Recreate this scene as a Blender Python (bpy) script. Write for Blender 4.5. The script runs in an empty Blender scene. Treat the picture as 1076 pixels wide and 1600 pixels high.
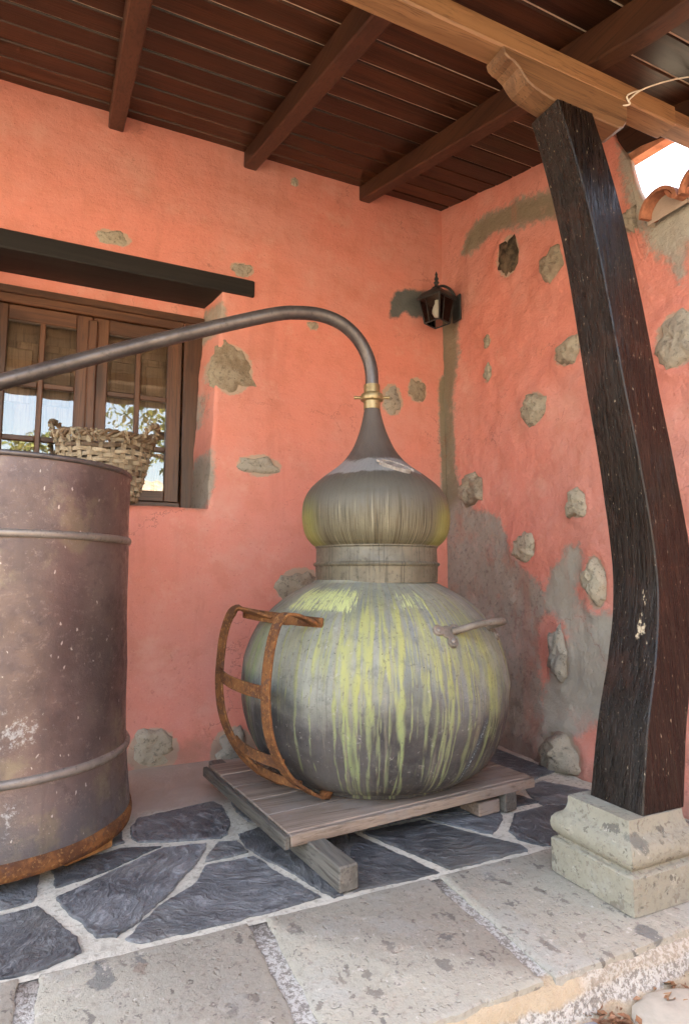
import bpy, math, random
import numpy as np
from mathutils import Vector, noise as mnoise

R = math.radians
rnd = random.Random(11)
sc = bpy.context.scene
col = sc.collection

# ------------------------------------------------------------------ camera, sky, sun, exposure
cam_d = bpy.data.cameras.new('camera'); cam = bpy.data.objects.new('camera', cam_d); col.objects.link(cam)
cam_d.sensor_fit = 'VERTICAL'; cam_d.sensor_height = 24.0; cam_d.lens = 24.0 * 950 / 1600
cam_d.clip_start = 0.02; cam_d.clip_end = 500
cam.location = (-2.094, -3.039, 0.85)
cam.rotation_euler = (R(90 + 6.009), 0, R(-25))
sc.camera = cam

SUN_EL, SUN_AZ = R(64), R(-14)          # azimuth from +Y towards +X: behind the house
wd = bpy.data.worlds.new('World'); sc.world = wd; wd.use_nodes = True
wn = wd.node_tree; wn.nodes.clear()
sky = wn.nodes.new('ShaderNodeTexSky'); sky.sky_type = 'NISHITA'; sky.sun_disc = False
sky.sun_elevation = SUN_EL; sky.sun_rotation = SUN_AZ; sky.air_density = 1.0; sky.dust_density = 4.0; sky.ozone_density = 1.0
bg = wn.nodes.new('ShaderNodeBackground'); bg.inputs['Strength'].default_value = 0.15
wo = wn.nodes.new('ShaderNodeOutputWorld')
wn.links.new(sky.outputs[0], bg.inputs[0]); wn.links.new(bg.outputs[0], wo.inputs[0])

sun_d = bpy.data.lights.new('sun', 'SUN'); sun_d.energy = 3.0; sun_d.angle = R(0.5); sun_d.color = (1, 0.95, 0.88)
sun = bpy.data.objects.new('sun', sun_d); col.objects.link(sun)
sv = Vector((math.sin(SUN_AZ) * math.cos(SUN_EL), math.cos(SUN_AZ) * math.cos(SUN_EL), math.sin(SUN_EL)))
sun.rotation_euler = sv.to_track_quat('Z', 'Y').to_euler()
sun.location = (0, 4, 9)

sc.view_settings.view_transform = 'Standard'; sc.view_settings.look = 'None'
sc.view_settings.exposure = 3.85; sc.view_settings.gamma = 1.0
sc.view_settings.use_curve_mapping = False
sc.view_settings.use_white_balance = True; sc.view_settings.white_balance_temperature = 8300; sc.view_settings.white_balance_tint = 10
sc.render.engine = 'CYCLES'
sc.cycles.use_denoising = True
sc.cycles.use_adaptive_sampling = True; sc.cycles.adaptive_threshold = .015
sc.cycles.max_bounces = 8; sc.cycles.diffuse_bounces = 4; sc.cycles.glossy_bounces = 4
sc.cycles.transparent_max_bounces = 12
sc.cycles.sample_clamp_indirect = 6.0

# ------------------------------------------------------------------ node helper
class G:
    def __init__(s, name):
        s.m = bpy.data.materials.new(name); s.m.use_nodes = True
        s.nt = s.m.node_tree; s.nt.nodes.clear()
        s.out = s.nt.nodes.new('ShaderNodeOutputMaterial')
        s.b = s.nt.nodes.new('ShaderNodeBsdfPrincipled')
        s.nt.links.new(s.b.outputs[0], s.out.inputs[0])
        s._tc = None
    def node(s, t): return s.nt.nodes.new(t)
    def put(s, sock, v):
        if isinstance(v, bpy.types.NodeSocket): s.nt.links.new(v, sock)
        elif isinstance(v, (tuple, list)) and len(v) == 3 and sock.type == 'RGBA': sock.default_value = (*v, 1)
        else: sock.default_value = v
    @property
    def obj(s):
        if s._tc is None: s._tc = s.node('ShaderNodeTexCoord')
        return s._tc.outputs['Object']
    def rand(s): return s.node('ShaderNodeObjectInfo').outputs['Random']
    def attr(s, n):
        a = s.node('ShaderNodeAttribute'); a.attribute_name = n; return a.outputs['Fac']
    def map(s, v, scale=(1, 1, 1), loc=(0, 0, 0), rot=(0, 0, 0)):
        m = s.node('ShaderNodeMapping'); s.put(m.inputs['Vector'], v)
        m.inputs['Scale'].default_value = scale; m.inputs['Location'].default_value = loc; m.inputs['Rotation'].default_value = rot
        return m.outputs[0]
    def noise(s, v, scale=5, detail=4, rough=.55, dist=0, color=False):
        n = s.node('ShaderNodeTexNoise'); s.put(n.inputs['Vector'], v)
        n.inputs['Scale'].default_value = scale; n.inputs['Detail'].default_value = detail
        n.inputs['Roughness'].default_value = rough; n.inputs['Distortion'].default_value = dist
        return n.outputs['Color' if color else 'Fac']
    def vor(s, v, scale=5, feature='F1', out='Distance', rand=1.0):
        n = s.node('ShaderNodeTexVoronoi'); n.feature = feature; s.put(n.inputs['Vector'], v)
        n.inputs['Scale'].default_value = scale; n.inputs['Randomness'].default_value = rand
        return n.outputs[out]
    def ramp(s, f, stops, interp='LINEAR'):
        r = s.node('ShaderNodeValToRGB'); s.put(r.inputs[0], f); e = r.color_ramp.elements; r.color_ramp.interpolation = interp
        while len(e) < len(stops): e.new(.5)
        for el, (p, c) in zip(e, stops):
            el.position = p; el.color = (c, c, c, 1) if isinstance(c, (int, float)) else (*c, 1)
        return r.outputs[0]
    def mix(s, f, a, b, mode='MIX'):
        m = s.node('ShaderNodeMix'); m.data_type = 'RGBA'; m.blend_type = mode
        s.put(m.inputs[0], f); s.put(m.inputs[6], a); s.put(m.inputs[7], b); return m.outputs[2]
    def math(s, op, a, b=0.0, c=0.0):
        m = s.node('ShaderNodeMath'); m.operation = op
        s.put(m.inputs[0], a); s.put(m.inputs[1], b)
        if op in ('MULTIPLY_ADD', 'SMOOTH_MIN'): s.put(m.inputs[2], c)
        return m.outputs[0]
    def sm(s, x, a, b, lo=0.0, hi=1.0):
        m = s.node('ShaderNodeMapRange'); m.interpolation_type = 'SMOOTHSTEP'
        if isinstance(x, bpy.types.NodeSocket) and x.node.type == 'TEX_NOISE': a, b = .5 + (a - .5) * .66, .5 + (b - .5) * .66
        s.put(m.inputs[0], x); s.put(m.inputs[1], a); s.put(m.inputs[2], b); s.put(m.inputs[3], lo); s.put(m.inputs[4], hi)
        return m.outputs[0]
    def sep(s, v):
        n = s.node('ShaderNodeSeparateXYZ'); s.put(n.inputs[0], v); return n.outputs
    def comb(s, x, y, z):
        n = s.node('ShaderNodeCombineXYZ')
        for i, q in enumerate((x, y, z)): s.put(n.inputs[i], q)
        return n.outputs[0]
    def vadd(s, a, b, op='ADD'):
        n = s.node('ShaderNodeVectorMath'); n.operation = op; s.put(n.inputs[0], a); s.put(n.inputs[1], b); return n.outputs[0]
    def blob(s, v, c, r):               # 1 at the centre of an ellipsoid, 0 at its skin
        p = s.map(v, scale=tuple(1 / q for q in r), loc=tuple(-a / q for a, q in zip(c, r)))
        n = s.node('ShaderNodeVectorMath'); n.operation = 'LENGTH'; s.put(n.inputs[0], p)
        return s.math('SUBTRACT', 1.0, n.outputs['Value'])
    def bump(s, h, strength=.5, dist=.01, normal=None):
        n = s.node('ShaderNodeBump'); s.put(n.inputs['Height'], h)
        n.inputs['Strength'].default_value = strength; n.inputs['Distance'].default_value = dist
        if normal is not None: s.put(n.inputs['Normal'], normal)
        return n.outputs[0]
    def done(s, color=None, rough=None, metal=None, normal=None, spec=None, **kw):
        for k, v in (('Base Color', color), ('Roughness', rough), ('Metallic', metal), ('Normal', normal), ('Specular IOR Level', spec)):
            if v is not None: s.put(s.b.inputs[k], v)
        for k, v in kw.items(): s.put(s.b.inputs[k], v)
        return s.m

# ------------------------------------------------------------------ materials
def m_plaster(name, side):
    g = G(name); o = g.obj
    n1 = g.noise(o, 1.3, 5, .6); n2 = g.noise(o, 7, 6, .65); n3 = g.noise(o, 60, 6, .72)
    c = g.mix(g.sm(n1, .35, .68), (.64, .235, .185), (.60, .258, .212))
    c = g.mix(g.sm(n2, .45, .75, 0, .5), c, (.54, .20, .145))
    c = g.mix(g.sm(g.noise(o, 2.6, 6, .7), .56, .74, 0, .45), c, (.62, .31, .25))
    c = g.mix(g.sm(n3, .62, .8, 0, .5), c, (.36, .13, .09))
    c = g.mix(g.sm(g.noise(o, 150, 4, .75), .58, .8, 0, .4), c, (.70, .40, .32))
    # cement repairs and bare render: hand-placed areas with ragged edges
    edge = g.math('ADD', g.math('MULTIPLY', g.math('SUBTRACT', g.noise(o, 5, 6, .7), .5), .9), g.math('MULTIPLY', g.math('SUBTRACT', g.noise(o, 32, 6, .75), .5), .9))
    pa = g.math('ADD', g.attr('cement'), edge)
    cem = g.mix(n2, (.26, .215, .185), (.38, .335, .285))
    cem = g.mix(g.sm(g.noise(o, 35, 4, .7), .5, .8, 0, .5), cem, (.12, .095, .085))
    cem = g.mix(g.sm(g.noise(o, 4.5, 5, .65), .52, .75, 0, .55), cem, (.40, .20, .155))
    cem = g.mix(g.sm(g.attr('warm'), .3, .7), cem, g.mix(n3, (.19, .155, .11), (.26, .215, .155)))
    cem = g.mix(g.sm(g.attr('pale'), .3, .8), cem, g.mix(n2, (.34, .33, .29), (.42, .38, .32)))
    f = g.sm(pa, .30, .62)
    c = g.mix(f, c, cem)
    hal = g.math('ADD', g.attr('halo'), g.math('MULTIPLY', g.math('SUBTRACT', g.noise(o, 38, 6, .75), .5), 1.3))
    c = g.mix(g.sm(hal, .42, .72, 0, .9), c, g.mix(n2, (.33, .265, .20), (.46, .39, .31)))
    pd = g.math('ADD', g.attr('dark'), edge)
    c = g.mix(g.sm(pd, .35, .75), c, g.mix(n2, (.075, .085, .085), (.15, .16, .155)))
    # hairline cracks, faded and stained areas
    wv = g.vadd(o, g.vadd(g.vadd(g.noise(o, 4, 5, .7, color=True), (.5, .5, .5), 'SUBTRACT'), (.35, .35, .35), 'MULTIPLY'))
    crk = g.math('MULTIPLY', g.sm(g.vor(wv, 1.7, 'DISTANCE_TO_EDGE'), .006, .001), g.sm(g.noise(o, 2.1, 3, .5), .5, .66))
    c = g.mix(g.math('MULTIPLY', crk, .55), c, (.25, .10, .075))
    c = g.mix(g.sm(g.noise(g.map(o, (5, 5, .8)), 1, 5, .65), .56, .8, 0, .32), c, (.42, .15, .11))
    c = g.mix(g.sm(g.noise(o, 3.3, 6, .75), .56, .8, 0, .4), c, (.66, .37, .30))
    # dirty splash line along the foot
    z = g.sep(o)[2]
    foot = g.math('ADD', g.sm(z, .22, .0), g.math('MULTIPLY', g.math('SUBTRACT', n2, .5), 1.2))
    c = g.mix(g.sm(foot, .55, 1.1, 0, .55), c, (.27, .17, .13))
    pits = g.sm(g.vor(o, 55), .0, .12, -1, 0)
    if side:
        lump = g.noise(o, 26, 6, .62); grit = g.vor(o, 70)
        h = g.math('ADD', g.math('MULTIPLY', lump, 1.1), g.math('MULTIPLY', g.noise(o, 85, 6, .75), .7))
        nrm = g.bump(h, .62, .018)
    else:
        h = g.math('ADD', g.math('MULTIPLY', n2, 1.0), g.math('MULTIPLY', n3, .35))
        h = g.math('ADD', h, g.math('MULTIPLY', g.sm(n3, .7, .8), -.35))
        h = g.math('ADD', h, g.math('MULTIPLY', g.noise(g.map(o, (3, 1, 9), (0, 0, 0), (0, .5, 0)), 1, 4, .6), 1.2))
        nrm = g.bump(h, .55, .012)
    return g.done(c, .9, 0, nrm, .25)

def m_stone(name='field_stone'):
    g = G(name); r = g.rand(); v = g.vadd(g.obj, g.comb(g.math('MULTIPLY', r, 31), g.math('MULTIPLY', r, 17), 0))
    a = g.noise(v, 9, 6, .65); b = g.noise(v, 45, 6, .7); sp = g.vor(v, 60)
    base = g.ramp(r, [(0, (.24, .21, .165)), (.3, (.40, .35, .27)), (.5, (.31, .29, .255)), (.75, (.22, .165, .115)), (1, (.37, .34, .28))])
    c = g.mix(g.sm(a, .3, .7), base, g.mix(.55, base, (.42, .38, .30)))
    c = g.mix(g.sm(b, .52, .75, 0, .7), c, (.11, .095, .075))
    c = g.mix(g.sm(sp, .18, .05, 0, .6), c, (.055, .05, .045))
    h = g.math('ADD', g.math('MULTIPLY', a, 1.0), g.math('MULTIPLY', b, .6))
    return g.done(c, .92, 0, g.bump(h, .9, .015), .2)

def m_wood(name, c1, c2, c3, axis=0, rough=.5, fine=1.0, gloss_var=.15, bump=.3, spec=.5, weather=None, coat=0, spread=(.72, 1.25)):
    g = G(name); r = g.rand()
    v = g.vadd(g.obj, g.comb(g.math('MULTIPLY', r, 23.7), g.math('MULTIPLY', r, 11.3), g.math('MULTIPLY', r, 7.9)))
    s1 = [14 * fine] * 3; s1[axis] = .9
    s2 = [85 * fine] * 3; s2[axis] = 2.2
    warp = g.noise(v, 2.2, 3, .5, color=True)
    vw = g.vadd(v, g.vadd(g.vadd(warp, (.5, .5, .5), 'SUBTRACT'), (.05, .05, .05), 'MULTIPLY'))
    grain = g.noise(g.map(vw, tuple(s1)), 1, 5, .6, .4); fib = g.noise(g.map(vw, tuple(s2)), 1, 4, .65)
    c = g.mix(g.sm(grain, .32, .68), c1, c2)
    c = g.mix(g.sm(fib, .5, .75, 0, .75), c, c3)
    c = g.mix(g.math('MULTIPLY', g.math('SUBTRACT', r, .5), .0), c, c)
    var = g.ramp(r, [(0, spread[0]), (.5, 1.0), (1, spread[1])])
    c = g.mix(1.0, c, var, 'MULTIPLY')
    kn = g.vor(g.map(v, tuple(2.2 if i != axis else 1.1 for i in range(3))), 1.0)
    c = g.mix(g.sm(kn, .16, .05, 0, .7), c, tuple(q * .35 for q in c1))
    if weather: c = g.mix(g.sm(g.noise(v, 6, 6, .7), .45, .72, 0, .8), c, weather)
    rr = g.math('MULTIPLY_ADD', g.math('SUBTRACT', fib, .5), gloss_var, rough)
    h = g.math('ADD', g.math('MULTIPLY', fib, .6), g.math('MULTIPLY', grain, .8))
    return g.done(c, rr, 0, g.bump(h, bump, .004), spec, **({'Coat Weight': coat, 'Coat Roughness': .25} if coat else {}))

def m_slate():
    g = G('slate'); r = g.rand(); a = g.math('MULTIPLY', r, 6.28)
    rot = g.node('ShaderNodeVectorRotate'); rot.rotation_type = 'Z_AXIS'; g.put(rot.inputs['Vector'], g.obj); g.put(rot.inputs['Angle'], a)
    v = g.vadd(rot.outputs[0], g.comb(g.math('MULTIPLY', r, 13), 0, 0))
    w = g.noise(v, 5, 5, .6, color=True)
    vw = g.vadd(v, g.vadd(g.vadd(w, (.5, .5, .5), 'SUBTRACT'), (.16, .16, .0), 'MULTIPLY'))
    rid = g.noise(g.map(vw, (16, 40, 9)), 1, 7, .7); big = g.noise(v, 4, 5, .6); fine = g.noise(v, 110, 4, .6)
    def ridged(vec, scale, det):
        n = g.node('ShaderNodeTexNoise'); n.noise_type = 'RIDGED_MULTIFRACTAL'; n.normalize = True; g.put(n.inputs['Vector'], vec)
        n.inputs['Scale'].default_value = scale; n.inputs['Detail'].default_value = det; n.inputs['Roughness'].default_value = .6; n.inputs['Distortion'].default_value = .5
        return n.outputs['Fac']
    led = ridged(g.map(vw, (1, 1.9, 1)), 7, 6); led2 = ridged(g.map(vw, (1, 2.6, 1), (3, 1, 0)), 20, 5)
    c = g.mix(g.sm(big, .3, .7), (.058, .061, .067), (.125, .129, .136))
    c = g.mix(g.sm(rid, .5, .72, 0, .75), c, (.24, .245, .25))  # ridge highlights put into the colour
    c = g.mix(g.sm(rid, .42, .25, 0, .7), c, (.018, .020, .024))  # crevice shade darkened into the colour
    c = g.mix(g.sm(g.math('MULTIPLY', led, led2), .22, .5, 0, .6), c, (.38, .385, .385))  # brightest ridge highlights, painted as colour too
    c = g.mix(g.sm(fine, .58, .8, 0, .5), c, (.14, .15, .165))
    c = g.mix(g.sm(g.noise(v, 2.2, 6, .7), .5, .75, 0, .5), c, (.20, .19, .175))
    c = g.mix(1.0, c, g.ramp(g.rand(), [(0, .62), (1, 1.5)]), 'MULTIPLY')
    h = g.math('ADD', g.math('MULTIPLY', rid, 1.0), g.math('ADD', g.math('MULTIPLY', led, .8), g.math('MULTIPLY', led2, .5)))
    h = g.math('ADD', h, g.math('MULTIPLY', fine, .12))
    return g.done(c, g.sm(rid, .3, .7, .42, .62), 0, g.bump(h, 1.0, .02), .5)

def m_mortar(name='mortar', c1=(.44, .40, .33), c2=(.62, .57, .48), strip=False):
    g = G(name); o = g.obj
    a = g.noise(o, 6, 5, .6); b = g.noise(o, 70, 5, .7)
    c = g.mix(a, c1, c2); c = g.mix(g.sm(b, .5, .75, 0, .7), c, tuple(q * .55 for q in c1)); c = g.mix(g.sm(g.noise(o, 3.4, 6, .75), .5, .75, 0, .6), c, tuple(q * .62 for q in c1))
    if strip:
        y = g.math('ADD', g.sep(o)[1], g.math('MULTIPLY', g.math('SUBTRACT', g.noise(o, 9, 5, .65), .5), .12))
        brown = g.mix(g.noise(o, 12, 6, .7), (.33, .255, .21), (.43, .35, .29))
        c = g.mix(g.sm(y, -.70, -.62), c, brown)
    h = g.math('ADD', a, g.math('MULTIPLY', b, .5))
    return g.done(c, .92, 0, g.bump(h, .6, .012), .2)

def m_tuff(name='tuff_stone', tint=(1, 1, 1)):
    g = G(name); r = g.rand(); v = g.vadd(g.obj, g.comb(g.math('MULTIPLY', r, 9), g.math('MULTIPLY', r, 5), 0))
    wv = g.vadd(v, g.vadd(g.vadd(g.noise(v, 26, 5, .7, color=True), (.5, .5, .5), 'SUBTRACT'), (.075, .075, .075), 'MULTIPLY'))
    base = g.mix(g.noise(v, 5, 6, .65), (.275, .250, .200), (.385, .355, .290))
    base = g.mix(g.sm(g.noise(v, 2.3, 4, .6), .5, .7, 0, .6), base, (.33, .32, .285))
    c = base
    hs = None
    for sc_, th, pal, off, st, kp, am in ((14, .30, [(0, (.13, .128, .12)), (.5, (.18, .17, .15)), (1, (.24, .18, .14))], 0, (1, .45, 1), .62, .85),
                              (34, .36, [(0, (.12, .11, .10)), (.6, (.20, .17, .14)), (1, (.44, .40, .33))], 3.3, (1, .4, .8), .38, .85),
                              (80, .38, [(0, (.13, .115, .10)), (.6, (.25, .21, .18)), (1, (.48, .44, .38))], 7.7, (1, .6, 1), .32, .85)):
        q = g.map(wv, st, (off, off, off), (0, 0, .5))
        d = g.vor(q, sc_); cc = g.vor(q, sc_, out='Color'); k = g.sep(cc)
        keep = g.math('GREATER_THAN', k[0], kp)
        rad = g.math('MULTIPLY', k[1], th)
        f = g.math('MULTIPLY', g.math('MULTIPLY', g.sm(d, rad, g.math('ADD', rad, .10), 1, 0), keep), am)
        c = g.mix(f, c, g.ramp(k[2], pal))
    c = g.mix(g.sm(g.noise(v, 55, 6, .75), .5, .75, 0, .5), c, (.20, .17, .14))
    c = g.mix(g.sm(g.noise(v, 7, 6, .7), .55, .8, 0, .5), c, (.40, .33, .26))
    c = g.mix(1.0, c, tint, 'MULTIPLY')
    c = g.mix(g.sm(g.noise(v, 3.1, 6, .7), .58, .72, 0, .4), c, (.36, .35, .32))
    b = g.noise(v, 120, 4, .7); h = g.math('ADD', g.math('MULTIPLY', b, .5), g.noise(v, 20, 5, .6))
    h = g.math('SUBTRACT', h, g.math('MULTIPLY', g.sm(g.noise(v, 48, 3, .6), .66, .8), .8))
    return g.done(c, .88, 0, g.bump(h, .6, .008), .25)

def m_pebbledash():
    g = G('speckled_mortar'); o = g.obj
    a = g.noise(o, 95, 4, .75); b = g.noise(o, 9, 5, .6); d = g.vor(o, 120)
    c = g.mix(g.sm(a, .40, .56), (.24, .215, .185), (.50, .475, .43))
    c = g.mix(g.sm(d, .1, .3), g.mix(b, (.20, .185, .165), (.42, .38, .33)), c)
    tan = g.mix(g.noise(o, 30, 6, .7), (.36, .27, .175), (.55, .44, .31))
    z = g.math('ADD', g.sep(o)[2], g.math('MULTIPLY', g.math('SUBTRACT', b, .5), .05))
    x = g.sep(o)[0]
    upper = g.math('MULTIPLY', g.math('MULTIPLY', g.sm(z, -.050, -.036), g.sm(x, -1.0, -1.06, .35, 1)), g.sm(g.sep(o)[1], -1.93, -1.955))
    low = g.sm(z, -.072, -.085)
    c = g.mix(g.math('MINIMUM', g.math('ADD', upper, low), 1.0), c, tan)
    h = g.math('ADD', a, g.math('MULTIPLY', b, .8))
    return g.done(c, .93, 0, g.bump(h, .8, .012), .2)

def m_copper_pot():
    g = G('patinated_copper'); o = g.obj; x, y, z = g.sep(o)
    th = g.math('ARCTAN2', y, x)
    cyl = g.comb(g.math('MULTIPLY', th, .5), 0, z)
    bl = g.noise(o, 4.5, 6, .62); fine = g.noise(o, 75, 4, .65)
    run = g.noise(g.map(cyl, (34, 1, 1.6)), 1, 5, .6, .25); run2 = g.noise(g.map(cyl, (110, 1, 3)), 1, 4, .6)
    zz = g.math('ADD', z, g.math('MULTIPLY', g.math('SUBTRACT', bl, .5), .22))
    lo = g.mix(g.sm(bl, .3, .7), (.036, .033, .034), (.078, .071, .069))
    up = g.mix(g.sm(bl, .3, .7), (.135, .148, .130), (.215, .22, .188))
    up = g.mix(g.sm(g.noise(o, 3.1, 5, .6), .5, .66, 0, .8), up, (.145, .155, .16))
    c = g.mix(g.sm(zz, .33, .52), lo, up)
    c = g.mix(g.sm(run, .56, .70, 0, .45), c, (.21, .185, .14))
    c = g.mix(g.sm(run2, .58, .75, 0, .35), c, (.075, .062, .058))
    # verdigris runs
    brk = g.math('MULTIPLY', g.math('SUBTRACT', g.noise(g.map(cyl, (95, 1, 12)), 1, 7, .78), .5), 2.2)
    brk = g.math('ADD', brk, g.math('MULTIPLY', g.math('SUBTRACT', run, .5), 1.2))
    s = g.math('ADD', g.attr('streak'), brk)
    yel = g.mix(g.noise(o, 30, 5, .7), (.33, .33, .085), (.25, .265, .11))
    grn = g.mix(g.noise(o, 30, 5, .7), (.155, .225, .095), (.23, .275, .13))
    vcol = g.mix(g.sm(zz, .30, .56), grn, yel)
    vcol = g.mix(g.sm(g.attr('green'), .2, .8), vcol, g.mix(fine, (.13, .21, .085), (.22, .31, .13)))
    c = g.mix(g.sm(s, .05, .85, 0, .62), c, g.mix(.5, vcol, (.15, .155, .10)))
    c = g.mix(g.sm(s, .55, 1.45, 0, .85), c, vcol)
    c = g.mix(g.sm(g.noise(o, 15, 6, .78), .5, .75, 0, .5), c, (.085, .085, .078))
    wash = g.math('ADD', g.sm(z, .34, .62), g.math('MULTIPLY', g.math('SUBTRACT', g.noise(g.map(cyl, (22, 1, 3.5)), 1, 6, .7), .5), 3.0))
    c = g.mix(g.sm(wash, .75, 1.6, 0, .55), c, g.mix(bl, (.20, .21, .12), (.27, .265, .135)))
    haze_f = g.math('MULTIPLY', g.sm(g.attr('streak'), .02, .6), .22)
    c = g.mix(haze_f, c, (.21, .22, .12))
    # bright lime splashes on the shoulder
    sp = g.math('ADD', g.attr('splash'), g.math('MULTIPLY', g.math('SUBTRACT', g.noise(g.map(cyl, (95, 1, 22)), 1, 5, .7), .5), 2.4))
    c = g.mix(g.sm(sp, .55, .85, 0, .9), c, (.43, .47, .20))
    # pale blue corrosion
    bs = g.math('ADD', g.attr('blue'), g.math('MULTIPLY', g.math('SUBTRACT', g.noise(o, 130, 4, .75), .5), 2.8))
    c = g.mix(g.sm(g.attr('blue'), .2, .7, 0, .8), c, (.05, .06, .07))
    c = g.mix(g.sm(bs, .95, 1.2), c, (.34, .39, .42))
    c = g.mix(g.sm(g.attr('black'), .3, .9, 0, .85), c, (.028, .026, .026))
    c = g.mix(g.sm(fine, .6, .8, 0, .55), c, (.07, .06, .055))
    c = g.mix(g.sm(g.noise(o, 42, 6, .75), .62, .8, 0, .55), c, (.30, .29, .26))
    c = g.mix(g.sm(g.vor(o, 26), .055, .03), c, (.02, .018, .016))
    h = g.math('ADD', g.math('MULTIPLY', fine, .25), g.math('MULTIPLY', g.noise(o, 16, 4, .55), 1.3))
    h = g.math('ADD', h, g.math('MULTIPLY', g.attr('streak'), .2))
    return g.done(c, g.sm(run, .3, .7, .48, .66), .05, g.bump(h, .4, .010), .3)

def m_copper_head():
    g = G('weathered_copper_head'); o = g.obj; x, y, z = g.sep(o)
    th = g.math('ARCTAN2', y, x); cyl = g.comb(g.math('MULTIPLY', th, .28), 0, z)
    bl = g.noise(o, 6, 6, .65); fine = g.noise(o, 90, 4, .65)
    run = g.noise(g.map(cyl, (75, 1, 2.5)), 1, 6, .72, .2); run2 = g.noise(g.map(cyl, (190, 1, 4)), 1, 4, .6)
    zz = g.math('ADD', z, g.math('MULTIPLY', g.math('SUBTRACT', bl, .5), .14))
    dark = g.mix(bl, (.060, .048, .044), (.105, .088, .080))
    mid = g.mix(bl, (.062, .058, .048), (.112, .105, .088))
    low = g.mix(bl, (.092, .080, .050), (.160, .142, .094))
    c = g.mix(g.sm(zz, 1.28, 1.20), dark, mid)
    c = g.mix(g.sm(zz, 1.17, 1.03), c, low)
    f_low = g.sm(zz, 1.19, 1.06)
    c = g.mix(g.math('MULTIPLY', g.sm(run, .54, .68), f_low), c, (.085, .068, .042))
    c = g.mix(g.math('MULTIPLY', g.sm(run2, .50, .66, 0, .85), f_low), c, (.045, .038, .026))
    c = g.mix(g.math('MULTIPLY', g.sm(g.noise(g.map(cyl, (60, 1, 2), (5, 0, 2)), 1, 4, .6), .58, .72, 0, .7), f_low), c, (.33, .30, .215))
    # olive cast at both flanks
    side = g.sm(g.attr('flank'), .4, 1.0)
    c = g.mix(g.math('MULTIPLY', g.math('MULTIPLY', side, f_low), .7), c, (.27, .27, .075))
    # pale blue-grey stain round the foot of the neck
    st = g.math('ADD', g.sm(z, 1.22, 1.26), g.sm(z, 1.34, 1.29)); st = g.math('SUBTRACT', st, 1.0)
    st = g.math('ADD', st, g.math('MULTIPLY', g.math('SUBTRACT', g.noise(o, 11, 6, .7), .5), 2.2))
    c = g.mix(g.sm(st, .45, .85, 0, .85), c, (.23, .235, .24))
    c = g.mix(g.sm(fine, .66, .8, 0, .5), c, (.05, .045, .04))
    h = g.math('ADD', g.math('MULTIPLY', fine, .3), g.math('MULTIPLY', run, .3))
    return g.done(c, g.sm(run, .3, .7, .46, .62), .12, g.bump(h, .45, .008), .4)

def m_tarnish(name, c1, c2, c3, rough=.42, metal=.6, sc=1.0, runs=0):
    g = G(name); o = g.obj
    a = g.noise(o, 7 * sc, 6, .62); b = g.noise(o, 60 * sc, 5, .65)
    c = g.mix(g.sm(a, .3, .7), c1, c2); c = g.mix(g.sm(b, .58, .78, 0, .6), c, c3)
    if runs:
        x, y, z = g.sep(o); th = g.math('ARCTAN2', y, x)
        q = g.noise(g.map(g.comb(g.math('MULTIPLY', th, .25), 0, z), (90, 1, 3)), 1, 5, .6)
        c = g.mix(g.sm(q, .55, .7, 0, runs), c, c3)
    return g.done(c, g.sm(b, .3, .7, rough - .08, rough + .14), metal, g.bump(b, .2, .004), .5)

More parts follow.
